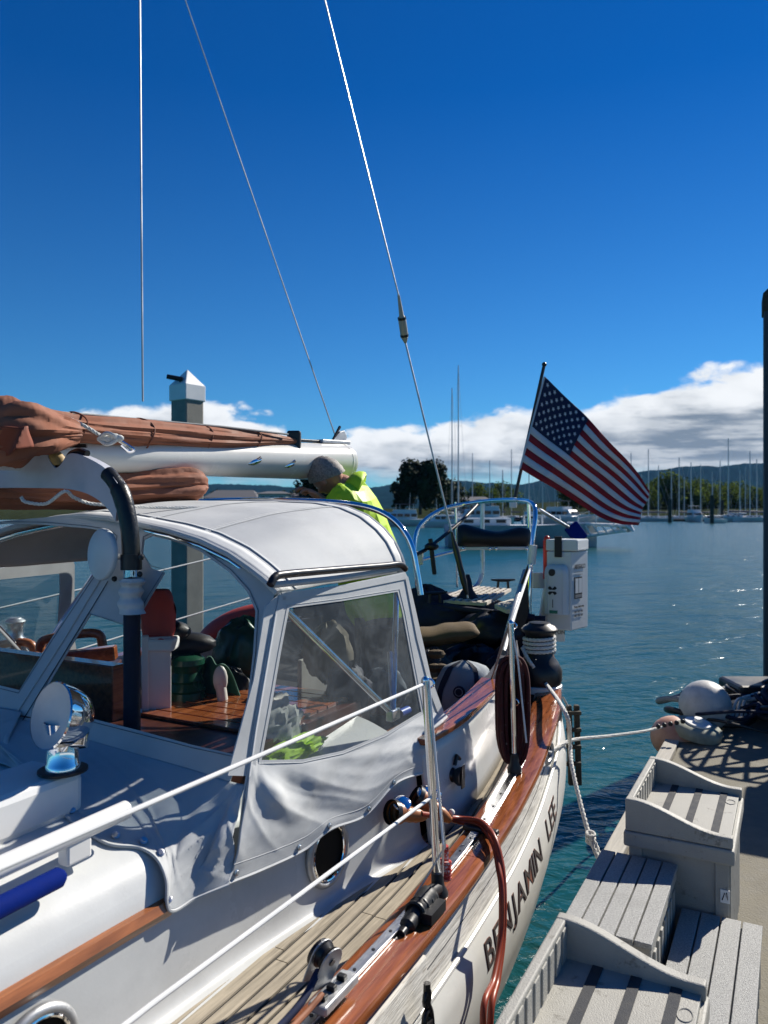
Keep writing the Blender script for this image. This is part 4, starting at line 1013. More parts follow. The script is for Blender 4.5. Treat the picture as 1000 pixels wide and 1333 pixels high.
# ---- stern pulpit
pul = empty('stern_pulpit', B(2.5, 0, 1.5), parent=boat)
def T_(pts, r, m=chrome, name='tube', par=pul, n=10, sm=8): return MB().tube(smooth_path(pts, sm), r, n).build(name, m, par, smooth=True)
T_([ony(545, 790, 5.6), ony(541, 745, 5.6), ony(540, 705, 5.65), ony(549, 682, 5.7), ony(575, 664, 5.8), ony(610, 656, 5.8), ony(645, 652, 5.6), ony(676, 652, 5.3), ony(693, 656, 5.05), ony(697, 672, 4.95), ony(692, 715, 4.9), ony(689, 770, 4.85), ony(689, 835, 4.85)], .0155, name='top_rail')
T_([ony(628, 652, 5.9), ony(628, 700, 5.9), ony(628, 740, 5.9), ony(624, 758, 5.88), ony(617, 766, 5.85)], .017, name='upright', m=steel)
T_([ony(593, 654, 5.85), ony(594, 690, 5.85), ony(595, 765, 5.85)], .010, name='upright')
T_([ony(688, 653, 5.4), ony(689, 700, 5.4), ony(689, 760, 5.4)], .014, name='upright')
T_([ony(622, 657, 5.7), ony(597, 682, 5.4), ony(560, 712, 5.1), ony(543, 722, 5.0)], .013, name='brace', m=blackm)
T_([ony(540, 732, 5.2), ony(575, 722, 5.3), ony(620, 712, 5.4)], .010, name='lower_rail')
T_([ony(702, 664, 5.0), ony(735, 684, 5.2), ony(762, 700, 5.4)], .012, name='brace', m=steel)
MB().box((ony(546, 727, 5.15)), (.05, .05, .09)).build('clamp', gelw, pul, bevel=.01)
MB().tube([ony(694, 710, 4.88), ony(692, 735, 4.88)], .026, 12).build('rail_joint', gelw, pul, smooth=True)
# black tie hanging from the brace
tag(MB().box(ony(563, 725, 5.05), (.03, .03, .24), (V((.98, .1, .15)), V((0, 1, 0)), V((-.12, 0, .99)))).build('webbing_strap', blackc, bevel=.008), 'black webbing strap hanging from the stern rail brace', 'strap')
m = MB(); m.ball(ony(562, 712, 5.05), .035, 10, (1.4, 1, .8)); m.build('strap_knot', blackc, bpy.data.objects['webbing_strap'], smooth=True)
# helm seat bolster: black saddle shape with a pale base
sb_ = empty('saddle_bolster', ony(643, 705, 5.35), 'black saddle-shaped seat bolster hung across the stern rail', 'seat')
def bol(u, v):
    x = -0.255 + .51 * u; t = 2 * math.pi * v; saddle = .085 - .05 * math.exp(-((u - .62) / .22) ** 2) + .015 * math.cos(u * 9)
    hh = saddle if math.sin(t) > 0 else .075
    e = 1 - (abs(2 * u - 1)) ** 10
    return ony(643, 700, 5.35) + V((x, .085 * math.cos(t) * (.4 + .6 * e) + .06 * x, hh * math.sin(t) * (.72 + .28 * e)))
MB().grid(bol, 40, 24).build('bolster', blackc, sb_, smooth=True)
for s in (0, 1): c = [bol(s, j / 24) for j in range(24)]; MB().add(c, [tuple(range(24))]).build('bolster_end', blackc, sb_)
MB().box(ony(640, 714, 5.33), (.50, .06, .022)).build('seat_base', gelw, sb_, bevel=.006)
for u in (638, 646, 603, 686): MB().ball(ony(u, 715, 5.28), .012, 8).build('knob', chrome, sb_, smooth=True)

# ---- white locker with printed panel and beacon, hung outboard of the rail
lkc = ony(737, 760, 5.0)
D1 = V((math.sin(R(46)), math.cos(R(46)) * -1, 0))        # outward of the left face direction helpers
lk = empty('safety_locker', lkc, 'white plastic locker with printed side hung outboard of the stern rail', 'locker')
fl = V((.80, -.60, 0)); fr2 = V((.86, .51, 0)).normalized()   # directions along left face, along right face
fl = V((.93, -.37, 0)).normalized(); fr2 = V((.66, .75, 0)).normalized()
c0 = ony(744, 667, 4.78); c0.z = 0
wl, wr_ = .155, .225; zt = 2.15 - (703 - 667) / 1000 * 4.78; zb = 2.15 - (822 - 667) / 1000 * 4.78
def lkbox(z0, z1, e=0, name='body', m=frp):
    P = [c0 + fl * e - fr2 * e * 0, c0 - fl * wl, c0 - fl * wl + fr2 * wr_, c0 + fr2 * wr_]
    cc = sum(P, V()) / 4; P = [cc + (q - cc) * (1 + e) for q in P]
    return MB().prism([V((q.x, q.y, z0)) for q in P], (0, 0, z1 - z0)).build(name, m, lk, bevel=.008)
lkbox(zb, zt - .075); lkbox(zt - .072, zt, .035, 'lid')
nl = EZ.cross(fl); nl = -nl if nl.dot(CAM - c0) < 0 else nl
nr = EZ.cross(fr2); nr = -nr if nr.dot(CAM - c0) < 0 else nr
def on_left(x, z, o=0.0): return V((c0.x, c0.y, 0)) - fl * (wl - x) + nl * o + EZ * z
def on_right(x, z, o=0.0): return V((c0.x, c0.y, 0)) + fr2 * x + nr * o + EZ * z
MB().box(on_left(.075, zt - .045, .008), (.045, .016, .13), (fl, nl, EZ)).build('lid_strap', blackc, lk, bevel=.003)
# printed panel
MB().box(on_right(.085, zt - .305, .0035), (.098, .002, .135), (fr2, nr, EZ)).build('printed_panel', inkm, lk)
for k in (0, 1): MB().box(on_right(.062 + .047 * k, zt - .292, .0050), (.040, .002, .092), (fr2, nr, EZ)).build('printed_window', frp, lk)
MB().box(on_right(.085, zt - .357, .0050), (.092, .002, .020), (fr2, nr, EZ)).build('printed_band', inkg, lk)
def text_on(txt, o0, ex, ey, size, m, par, name='printed_text', sx=1.0, off=V((0, 0, 0)), warp=None, extr=0.0006, bold=0.0):
    cu = bpy.data.curves.new('t', 'FONT'); cu.body = txt; cu.size = size; cu.extrude = extr; cu.resolution_u = 3; cu.offset = bold
    t = bpy.data.objects.new('t', cu); C.objects.link(t); bpy.context.view_layer.update()
    me = bpy.data.meshes.new_from_object(t); nz_ = ex.cross(ey)
    vs = [(warp(v.co) if warp else o0 + ex * v.co.x * sx + ey * v.co.y + nz_ * v.co.z) for v in me.vertices]; fs = [tuple(p.vertices) for p in me.polygons]
    bpy.data.objects.remove(t); bpy.data.curves.remove(cu); bpy.data.meshes.remove(me)
    return MB().add(vs, fs).build(name, m, par, recalc=False)
text_on('AIRSEACO', on_right(.035, zt - .185, .003), fr2, EZ, .040, inkm, lk, sx=.78)
MB().box(on_right(.095, zt - .205, .003), (.11, .002, .003), (fr2, nr, EZ)).build('printed_line', inkg, lk)
MB().box(on_right(.100, zt - .222, .003), (.09, .002, .003), (fr2, nr, EZ)).build('printed_line', inkg, lk)
text_on('Keep clear area', on_right(.035, zt - .430, .003), fr2, EZ, .022, inkm, lk, sx=.9)
text_on('000  000  000', on_right(.035, zt - .462, .003), fr2, EZ, .022, inkg, lk, sx=.9)
text_on('000  000  000', on_right(.035, zt - .486, .003), fr2, EZ, .022, inkg, lk, sx=.9)
# beacon case
bc = empty('beacon_case', on_left(.06, zt - .3, .03), 'rounded white rescue beacon case mounted on the locker front', 'beacon case')
def bcase(u, v):
    t = math.pi * (1 - u); x = .062 - .058 * math.cos(t); bul = math.sin(math.pi * u) ** .5
    h = v; top_ = zt - .155; bot = zt - .465
    z = bot + (top_ - bot) * v
    e = min(1, (1 - v) * 5); e = math.sqrt(max(0, 1 - (1 - e) ** 2))
    wdt = .078 * (.62 + .38 * e) if v > .8 else .078
    return on_left(.066 - wdt * math.cos(math.pi * u) * .95, z, .004 + .060 * bul * (.15 + .85 * e))
MB().grid(bcase, 24, 30).build('case', frp, bc, smooth=True)
MB().add([bcase(i / 24, 0) for i in range(25)], [tuple(range(25))]).build('case_base', frp, bc)
for k in (.2, .3, .7): MB().tube([bcase(k, j / 30 * .95 + .02) + nl * .002 for j in range(30)], .003, 6).build('case_groove', frp, bc, smooth=True)
MB().lathe([(0, .004), (.020, .004), (.024, -.002)], on_left(.045, zt - .205, .060), nl, 16).build('black_disc', blackm, bc)
e0 = on_left(.048, zt - .315, .0645)
m = MB()
for sgn in (1, -1):
    d = (fl + EZ * sgn).normalized(); m.box(e0, (.062, .004, .018), (d, nl, d.cross(nl)))
m.build('cross_emblem', inkm, bc); MB().box(e0 + nl * .003, (.050, .003, .009), (fl, nl, EZ)).build('emblem_bar', frp, bc)
MB().box(on_left(.05, zt - .395, .0645), (.004, .002, .05), (fl, nl, EZ)).build('arrow_mark', inkm, bc)
MB().box(on_left(.055, zt - .447, .0645), (.050, .002, .020), (fl, nl, EZ)).build('label_patch', mat('green_label', (.03, .16, .1), .5), bc)
MB().box(ony(713, 756, 4.95) + V((0, 0, 0)), (.20, .03, .10)).build('bracket', gelw, pul, bevel=.005)
m = MB(); m.prism([ony(u, v, 5.0) for u, v in [(712, 745), (727, 745), (735, 812), (736, 836), (700, 836), (704, 800)]], V((0, .05, 0))); m.build('bracket_plate', gelw, pul, bevel=.004)
text_on('2.5 TON', ony(712, 826, 4.985), V((1, 0, 0)), EZ, .04, inkm, pul, sx=.8)
# red strobe light clipped to the locker
rs = MB(); c = ony(712, 730, 4.92); rs.tube([c + EZ * .13, c - EZ * .12], .024, 12); rs.ball(c + EZ * .14, .020, 10)
tag(rs.build('red_light', redm, smooth=True), 'slim red signal light clipped left of the white locker', 'signal light')
bl = MB(); bl.box(ony(750, 694, 5.25), (.10, .05, .13), (V((.8, 0, .6)), V((0, 1, 0)), V((-.6, 0, .8)))); tag(bl.build('blue_cover', bluep, bevel=.01), 'small blue cover standing on the locker lid', 'cover')

# ---- flag
fl_root = empty('flag', ony(670, 660, 5.9), 'American flag flying from a dark staff at the stern', 'flag')
MB().tube([ony(669, 655, 5.9), ony(708, 478, 6.0)], .013, 10).build('staff', mat('dark_staff_wood', (.05, .035, .025), .35), fl_root, smooth=True)
MB().ball(ony(708.6, 475, 6.0), .020, 10).build('truck', blackm, fl_root, smooth=True)
MB().box(ony(668, 655, 5.9), (.05, .06, .08)).build('staff_socket', gelw, fl_root, bevel=.008)
top_e = [(0, (710, 491)), (.2, (738, 519)), (.4, (766, 546)), (.7, (807, 589)), (.88, (832, 617)), (1, (846, 638))]
bot_e = [(0, (678, 611)), (.2, (696, 622)), (.4, (719, 634)), (.7, (771, 668)), (.88, (805, 682)), (1, (830, 686))]
def flagpt(s, t, off=0.0):
    def ev(L): return V((cubic([(x, q[0]) for x, q in L], s), cubic([(x, q[1]) for x, q in L], s), 0))
    A, Bq = ev(top_e), ev(bot_e); q = A.lerp(Bq, t)
    y = 5.93 + .05 * s + .055 * math.sin(s * 9 + t * 2.2) * min(1, s * 3) + .02 * math.sin(s * 23 - t * 5) * min(1, s * 2) - .10 * t * (1 - s)
    y += .010 * math.sin(s * 60 + 4 * t) * s * t
    q.x += 1.5 * math.sin(t * 9 + s * 6) * s; q.y += 1.6 * math.sin(s * 14 + t * 3) * s
    return ony(q.x, q.y, y) + V((0, -1, 0)) * off
def cloth(s0, s1, t0, t1, name, m, off=0.0, ns=40, nt=3, par=fl_root):
    return MB().grid(lambda u, v: flagpt(s0 + (s1 - s0) * u, t0 + (t1 - t0) * v, off), ns, nt).build(name, m, par, smooth=True, solid=.0012)
for k in range(13):
    cloth(.40 if k < 7 else .0, 1.0, k / 13, (k + 1) / 13, 'stripe', flagr if k % 2 == 0 else flagw, ns=60 if k >= 7 else 40)
canton = cloth(0, .40, 0, 7 / 13, 'canton', flagb, ns=30, nt=20)
for row in range(9):
    cols = 6 if row % 2 == 0 else 5
    for cc in range(cols):
        sx = .40 * ((cc * 2 + (1 if cols == 6 else 2)) / 12); ty = 7 / 13 * ((row + 1) / 10)
        P = []
        for k in range(10):
            rr = 1.0 if k % 2 == 0 else .42; an = math.pi / 2 + k * math.pi / 5
            P.append(flagpt(sx + .0155 * rr * math.cos(an), ty - .0275 * rr * math.sin(an), .003))
        MB().add(P + [flagpt(sx, ty, .003)], [(k, (k + 1) % 10, 10) for k in range(10)]).build('star', flagw, canton, recalc=False)
MB().tube([flagpt(0, t / 10) + V((-.006, 0, 0)) for t in range(11)], .007, 6).build('hoist_band', flagw, fl_root)

# ---- rigging
def imgline(p0, uv, v_far=-3000, y=3.0, r=.004, m=steel, name='stay', par=boat):
    (u1, v1), (u2, v2) = uv; uf = u1 + (u2 - u1) * (v_far - v1) / (v2 - v1); T = ony(uf, v_far, y)
    return MB().tube([p0, T], r, 6).build(name, m, par, smooth=True), T
foot = onz(609, 779, 1.62)
ub = ony(600, 742, 5.45)
P3 = ony(528, 447, 4.9); Q3 = ony(519, 385, 4.75)
rigw = mat('grey_wire', (.45, .46, .48), .35, metal=.5)
MB().tube([foot, P3], .006, 6).build('backstay', rigw, boat)
_, T3 = imgline(Q3, ((519, 385), (424, 5)), r=.0047, m=rigw, name='backstay')
ins = MB().tube([P3 - (P3 - Q3).normalized() * 0, P3.lerp(Q3, .08), P3.lerp(Q3, .14), P3.lerp(Q3, .52), P3.lerp(Q3, .58), Q3], [.008, .018, .026, .026, .016, .008], 12).build('backstay_insulator', mat('insulator_grey', (.35, .34, .30), .4), boat, smooth=True)
for t in (.14, .5): MB().tube([P3.lerp(Q3, t), P3.lerp(Q3, t + .05)], .0275, 12).build('insulator_cap', blackm, ins)
tb = MB(); f0 = foot; d = (P3 - foot).normalized()
tb.tube([f0 + d * .02, f0 + d * .10, f0 + d * .22, f0 + d * .30, f0 + d * .42], [.010, .020, .018, .020, .008], 10); tb.build('turnbuckle', blackm, boat, smooth=True)
bend = ony(438, 572, 4.35)
imgline(bend, ((438, 572), (241, 0)), r=.0038, m=rigw, name='topping_lift')
imgline(ony(186, 523, 3.4), ((186, 523), (182, 0)), r=.0046, m=rigw, name='topping_lift')

# ---- boom along the centreline
bm_a = B(-2.6, -.02, 2.42); 
e_top = ony(448, 575, 4.38); e_bot = ony(430, 627, 4.38)
bc1 = ony(445, 602, 4.36); bc0 = ony(100, 593, 2.92); dirb = (bc1 - bc0); bst = bc0 - dirb * 1.1
def boomr(t): return .055 + .052 * min(1, max(0, t)) ** .8
n = 40; pts = [bst.lerp(bc1, i / n) for i in range(n + 1)]
bo = MB().tube(pts, [.060 + .045 * max(0, (i / n - .5) * 2) ** .9 for i in range(n + 1)], 28).build('boom', boomp, boat, smooth=True)
for t in (0,):
    MB().lathe([(.0, .05), (.06, .048), (.10, .02), (.106, -.03)], bc1, dirb, 24).build('boom_end_cap', boomp, bo, smooth=True)
ud = (EZ - dirb.normalized() * dirb.normalized().z).normalized(); sdn_ = dirb.normalized().cross(ud)
MB().box(bc1 - dirb.normalized() * .35 + ud * .108, (.80, .018, .016), (dirb.normalized(), sdn_, ud)).build('boom_track', blackm, bo, bevel=.003)
MB().box(bc1 - dirb.normalized() * .08 + ud * .110, (.26, .06, .02), (dirb.normalized(), sdn_, ud)).build('end_fitting', alu, bo, bevel=.004)
MB().prism([bc1 + ud * .11 + sdn_ * .01 + dirb.normalized() * x + ud * z for x, z in ((-.10, 0), (.03, 0), (.045, .035), (.02, .07), (-.02, .06))], sdn_ * -.02).build('bail', alu, bo, bevel=.003)
MB().tube([bc1 + ud * .12 - dirb.normalized() * .08, bc1 + ud * .20 - dirb.normalized() * .01], .008, 8).build('bail_pin', blackm, bo)
car = MB().box(ony(383, 574, 3.95), (.07, .05, .10)).build('track_car', blackm, bo, bevel=.01)
for (u, v) in ((332, 601), (377, 605)):
    tt_ = min(range(400), key=lambda i: abs(500 + 1000 * bst.lerp(bc1, i / 399).x / bst.lerp(bc1, i / 399).y - u)) / 399
    c = ony(u, v, bst.lerp(bc1, tt_).y - (.060 + .045 * max(0, (tt_ - .5) * 2) ** .9) * 1.22); d = (dirb.normalized() + V((0, 0, .25))).normalized(); k = MB()
    q = c + (CAM - c).normalized() * -.0
    k.tube([q - d * .055, q - d * .02, q + d * .02, q + d * .055], [.008, .017, .017, .008], 10)
    for s in (-1, 1): k.tube([q + d * .018 * s, q + d * .018 * s + V((0, .04, 0))], .010, 8)
    k.tube([q - V((.03, 0, .02)), q + V((.03, 0, .02))], .007, 8)
    k.build('boom_cleat', chrome, bo, smooth=True)
MB().box(ony(97, 581, 2.80), (.09, .012, .013)).build('boom_slot', blackm, bo)

# ---- furled sail on the boom and folds below
def bundle(path, rad, name, label, cat, squash=.75, seed=0, fold=.35, nseg=130, nr_=60, m=sailc):
    P = smooth_path(path, 10); Rr = rad; root = None
    def f(u, v):
        c = path_at(P, u); rr = cubic(Rr, u); t = 2 * math.pi * v
        d = (path_at(P, min(1, u + .01)) - path_at(P, max(0, u - .01))).normalized(); up_ = EZ - d * d.z; up_.normalize(); sd_ = d.cross(up_)
        w_ = 1 + fold * .8 * noise.noise(V((u * 2.5 + seed, math.cos(t) * 1.2, math.sin(t) * 1.2))) + fold * .9 * (abs(noise.noise(V((u * 2.2 + math.sin(t) * .6 + seed, 3 + math.cos(t) * 2.6, math.sin(t) * 2.6)))) - .1) + fold * .28 * (1 - 2.2 * abs(noise.noise(V((u * 3.0 + math.sin(t * 2) * .2 + seed, 7 + math.cos(t) * 5.5, math.sin(t) * 5.5))))) * .5 + .06 * fold * noise.noise(V((u * 34, 9, t * 3)))
        return c + (up_ * math.sin(t) * squash + sd_ * math.cos(t)) * rr * w_
    mb = MB().grid(f, nseg, nr_); return mb
sp = [ony(-60, 552, 2.55), ony(0, 548, 2.62), ony(60, 555, 2.75), ony(130, 562, 2.95), ony(210, 568, 3.25), ony(290, 573, 3.55), ony(350, 574, 3.80), ony(388, 575, 3.95)]
m = bundle(sp, [(0, .10), (.16, .10), (.30, .080), (.38, .068), (.55, .074), (.75, .062), (.9, .032), (1, .012)], 'furled_sail', '', '', seed=2)
fs_ = empty('furled_sail', B(-.6, 0, 2.4), 'rust-coloured furled sail lashed along the top of the white boom', 'furled sail')
m.build('sail_roll', sailc, fs_, smooth=True)
for q_ in (.36, .52, .66, .80):
    P_ = smooth_path(sp, 10); c_ = path_at(P_, q_); r_ = cubic([(0, .10), (.16, .10), (.30, .080), (.38, .068), (.55, .074), (.75, .062), (.9, .032), (1, .012)], q_) * 1.10
    d_ = (path_at(P_, q_ + .01) - path_at(P_, q_ - .01)).normalized(); u_ = (EZ - d_ * d_.z).normalized(); s_2 = d_.cross(u_)
    MB().tube([c_ + u_ * math.sin(t) * r_ * .80 + s_2 * math.cos(t) * r_ + d_ * .01 * math.sin(3 * t) for t in [k * math.pi / 14 for k in range(29)]], .0035, 6).build('sail_tie', mat('faded_rust_tape', (.20, .075, .045), .85), fs_, smooth=True)
# hanging clump at the gooseneck side with darker drape
m = bundle([ony(-40, 566, 2.52), ony(10, 564, 2.52), ony(48, 562, 2.58), ony(96, 563, 2.72)], [(0, .085), (.4, .09), (.7, .072), (1, .045)], '', '', '', seed=7, squash=1.0, fold=.45, nseg=60)
m.build('hanging_fold', sailc, fs_, smooth=True)
m = MB()
def drp(u, v):
    c = ony(-20 + 60 * u, 556 + 46 * v * (1 - .45 * u), 2.44 + .03 * math.sin(u * 7)); return c + V((0, .02 * math.sin(u * 11 + v * 3), 0))
MB().grid(drp, 20, 10).build('fold_flap', mat('dark_rust_sailcloth', (.16, .04, .02), .75, var=.2), fs_, smooth=True, solid=.004)
# reef line on top
MB().tube([ony(60, 536, 2.72), ony(110, 540, 2.9), ony(200, 548, 3.2), ony(290, 556, 3.5), ony(375, 566, 3.85)], .0055, 6).build('leech_cord', roped, fs_)
m2 = bundle([ony(-80, 636, 2.75), ony(0, 637, 2.85), ony(60, 638, 2.95), ony(130, 637, 3.05), ony(200, 634, 3.2), ony(252, 632, 3.32), ony(268, 634, 3.36)], [(0, .06), (.3, .065), (.6, .072), (.8, .074), (.93, .045), (1, .02)], '', '', '', seed=12, squash=.9, fold=.5)
tag(m2.build('folded_sail_cover', sailc, smooth=True), 'rust-coloured sail cloth bunched under the boom on the dodger roof', 'sail cover')
# lashing and shackle
ls = empty('boom_lashing', ony(130, 575, 2.8), 'white lashing line with knot and shackle over the boom', 'rope')
rope_mb(smooth_path([ony(92, 546, 2.74), ony(112, 556, 2.76), ony(135, 570, 2.80)], 6), .007).build('line', ropew, ls)
k = MB()
for i in range(4): k.ball(ony(136 + 6 * i, 571 + (i % 2) * 3 - i, 2.79), .017, 10, (1.3, .8, .8))
k.tube(smooth_path([ony(128, 572, 2.79), ony(140, 564, 2.77), ony(152, 572, 2.78), ony(140, 579, 2.78), ony(128, 572, 2.79)], 6), .007, 6)
k.build('knot', ropew, ls, smooth=True)
MB().tube(smooth_path([ony(152, 572, 2.80), ony(164, 579, 2.82), ony(174, 586, 2.83), ony(168, 588, 2.83), ony(158, 580, 2.82)], 6), .007, 8).build('shackle', chrome, ls, smooth=True)
tag(rope_mb(smooth_path([ony(28, 648, 2.62), ony(34, 654, 2.6), ony(60, 656, 2.60), ony(84, 640, 2.5), ony(96, 648, 2.55), ony(118, 656, 2.6), ony(150, 658, 2.65), ony(200, 661, 2.8), ony(264, 661, 2.95)], 8), .0065).build('sheet_rope', ropew), 'thin white rope with grey fleck lying along the dodger roof edge', 'rope')

# ---- boom gallows
gal = empty('boom_gallows', B(-.8, .3, 1.4), parent=boat)
gy = 2.30
def G(u, v, dy=0):                     # athwartships plane of the gallows
    return ona(u, v, -.70 + dy)
topc = [(-60, 582), (0, 585), (60, 588), (66, 590), (70, 600), (78, 610), (86, 604), (92, 594), (102, 591), (120, 597), (142, 610), (158, 629), (168, 650), (176, 675), (179, 700)]
botc = [(-60, 642), (0, 636), (60, 636), (92, 637), (118, 643), (138, 655), (152, 672), (160, 690), (163, 700)]
n = 40; tp = smooth_path([V((u, v, 0)) for u, v in topc], 5); bt = smooth_path([V((u, v, 0)) for u, v in botc], 5)
def side_g(th0, th1, name, m, k0, k1, inset=0.0):
    A = [path_at(tp, k0 + (k1 - k0) * i / n) for i in range(n + 1)]; Bm_ = [path_at(bt, k0 + (k1 - k0) * i / n) for i in range(n + 1)]
    poly = [G(q.x, q.y) for q in A] + [G(q.x, q.y) for q in Bm_[::-1]]
    m_ = MB(); N2 = n + 1
    vs = [G(q.x, q.y) + EA * th0 for q in A] + [G(q.x, q.y) + EA * th0 for q in Bm_] + [G(q.x, q.y) + EA * th1 for q in A] + [G(q.x, q.y) + EA * th1 for q in Bm_]
    fs = []
    for i in range(n): fs += [(i, i + 1, N2 + i + 1, N2 + i), (2 * N2 + i, 3 * N2 + i, 3 * N2 + i + 1, 2 * N2 + i + 1), (i, 2 * N2 + i, 2 * N2 + i + 1, i + 1), (N2 + i, N2 + i + 1, 3 * N2 + i + 1, 3 * N2 + i)]
    fs += [(0, N2, 3 * N2, 2 * N2), (n, 2 * N2 + n, 3 * N2 + n, N2 + n)]
    return m_.add(vs, fs).build(name, m, gal, bevel=.004)
galp = mat('worn_bluish_white_paint', (.46, .47, .52), .45, var=.08, scale=5, dirt=.25)
side_g(-.018, .018, 'beam', galp, 0, .80)
# black leathered end, round, following the curve down to the post
cen = [((path_at(tp, t).x + path_at(bt, t).x) / 2, (path_at(tp, t).y + path_at(bt, t).y) / 2) for t in (.86, .92, .97, 1.0)]
MB().tube(smooth_path([G(118, 605), G(140, 617), G(155, 637), G(163, 660), G(168, 685), G(170, 705), G(171, 727)], 8), [.016] * 8 + [.026] * 8 + [.030] * 8 + [.029] * 25, 16).build('leathered_arm', leather, gal, smooth=True)
MB().tube(smooth_path([G(u, v - 1) for u, v in [(58, 587), (64, 590), (69, 601), (78, 611), (87, 603), (93, 593), (103, 589), (114, 592)]], 6), .012, 8).build('notch_leather', leather, gal, smooth=True)
MB().tube([G(66, 588, .012), G(78, 604, .012), G(80, 608, .012)], [.024, .028, .02], 12).build('notch_pad', mat('raw_hide_pad', (.36, .24, .09), .6, var=.3, scale=20), gal, smooth=True)
MB().tube([G(171, 722), G(171, 742)], .034, 16).build('clamp_collar', blackm, gal, smooth=True)
MB().tube([G(171, 736), G(171.5, 762)], .025, 16).build('post_top', chrome, gal, smooth=True)
pt_ = G(172, 755); MB().tube([pt_, V((pt_.x, pt_.y, 1.36))], .027, 16).build('post', navy, gal, smooth=True)
for u, v in ((184, 726), (182, 748)): MB().ball(G(u, v, -.02), .010, 8).build('bolt', blackm, gal, smooth=True)
# canvas boot round the post
def boot(u, v):
    c = G(174 - 4 * math.sin(v * 3), 753 + 46 * v, -.03); rr = (.032 + .006 * v + .005 * math.sin(v * 20) * (1 - v * .6)) * (1 + .15 * noise.noise(V((math.cos(u * 6.28) * 2, math.sin(u * 6.28) * 2, v * 3))))
    a = 2 * math.pi * u; return c + EP * rr * math.cos(a) + EA * rr * math.sin(a)
MB().grid(boot, 28, 24).build('canvas_boot', canvas_trim, dod, smooth=True)
for k in range(2): MB().tube([boot(i / 28, .10 + .05 * k) * 1.0 for i in range(29)], .004, 6).build('boot_tie', canvas, dod, smooth=True)
# round white reflector plate clamped to the post
dc = G(133, 722, -.03); ax_n = (V((-.70, -.64, .06))).normalized()
ds = empty('deck_disc', dc, parent=boat)
# aim so that it reads as a tall ellipse
dn = V((-.86, -.50, .05)).normalized(); dn2 = (CAM - dc).normalized(); ang = dn.angle(dn2)
axd = (dn2 + V((-.95, .20, 0)) * 1.05).normalized()
MB().lathe([(0, .010), (.078, .010), (.0835, .006), (.085, 0), (.083, -.010), (.060, -.016), (0, -.018)], dc, axd, 48).build('plate', mat('pale_plate', (.52, .55, .56), .4, dirt=.1, var=.04), ds, smooth=True)
MB().tube([dc - axd * .01, G(166, 727)], .010, 10).build('stub', gelw, ds, smooth=True)
MB().ball(G(149, 754, .0), .010, 8).build('bolt', blackm, ds, smooth=True)

# ---- ventilation box and chrome cowl
bx(-1.75, -1.10, .40, .60, 1.36, 1.475, 'vent_box', gelw, bevel=.02)
cv = empty('cowl_vent', B(-1.19, .52, 1.475), parent=boat)
vb = onz(82, 1004, 1.477); 
MB().lathe([(.062, 0), (.062, .006), (.050, .008), (.0, .008)], vb, (0, 0, 1), 24).build('vent_ring', blackr, cv)
nk = vb; MB().lathe([(.043, .004), (.043, .02), (.0395, .024), (.040, .09), (.046, .13)], nk, (0, 0, 1), 32).build('neck', chrome, cv, smooth=True)
fc = ony(67, 932, toB(vb)[0] * 0 + vb.y - .045)
cdir = (V((-.62, -.74, .10))).normalized(); toc = (CAM - fc).normalized()
cdir = (toc + V((-.9, .25, 0)) * .95).normalized()
cowl = MB().lathe([(.083, .004), (.086, .0), (.084, -.008), (.080, -.03), (.073, -.055), (.062, -.078), (.046, -.095), (.026, -.105), (.0, -.109)], fc, cdir, 40)
cowl.build('cowl', chrome, cv, smooth=True)
MB().lathe([(.083, .003), (.070, -.010), (.045, -.018), (.0, -.022)], fc, cdir, 40).build('cowl_lining', mat('pale_lining', (.50, .52, .54), .45, dirt=.3, var=.05), cv, smooth=True)
MB().tube([fc - cdir * .080 - EZ * .01, fc - cdir * .075 - EZ * .05, vb + EZ * .09, vb + EZ * .06], [.030, .042, .044, .040], 20).build('elbow', chrome, cv, smooth=True)

# ---- grab rail and blue roll on the coachroof
h0 = onz(150, 1061, 1.405)
a0_, p0_, z0_ = toB(h0)
MB().tube(smooth_path([h0 + EA * .02, h0, B(a0_ - .4, p0_ + .005, 1.405), B(a0_ - 1.4, p0_, 1.40)], 8), .023, 16).build('grab_pole', gelw, boat, smooth=True)
MB().ball(h0 + EA * .02, .023, 14).build('pole_end', gelw, boat, smooth=True)
for da in (.12, .75): MB().box(B(a0_ - da, p0_, 1.375), (.035, .07, .07), BAX).build('pole_chock', gelw, boat, bevel=.006)
b0 = onz(76, 1143, 1.345); ba, bp_, bz = toB(b0)
rl = MB(); rl.tube([B(ba + .012, bp_, bz), B(ba, bp_, bz), B(ba - .9, bp_ + .01, bz)], [.014, .0225, .0225], 16)
tag(rl.build('blue_roll', bluep, smooth=True), 'royal blue rolled cover lying on the coachroof at the lower left', 'rolled cover')

# ---- stanchions and lifelines
def stanchion(base, top, r=.0125):
    s = empty('stanchion', base, parent=boat)
    MB().tube([base, top], r, 16).build('tube', chrome, s, smooth=True)
    MB().ball(top, r * 1.05, 12).build('cap', chrome, s, smooth=True)
    d = (top - base).normalized()
    MB().lathe([(.030, -.01), (.030, .01), (.020, .03), (.018, .07), (.0, .071)], base, d, 16).build('socket', blackm, s, smooth=True)
    for c in (top - d * .012, base.lerp(top, .46)):
        ring = [c + EP * .020 * math.cos(t) + EA * .016 + EZ * .014 * math.sin(t) for t in [k * math.pi / 6 for k in range(13)]]
        MB().tube(ring, .0035, 6).build('wire_eye', chrome, s, smooth=True)
    return s
s1b = onz(571, 1166, .995); s1t = ony(554, 886, s1b.y + .005)
stanchion(s1b, s1t)
s2b = onz(670, 1003, 1.09); s2t = ony(665, 812, s2b.y - .01)
stanchion(s2b, s2t)
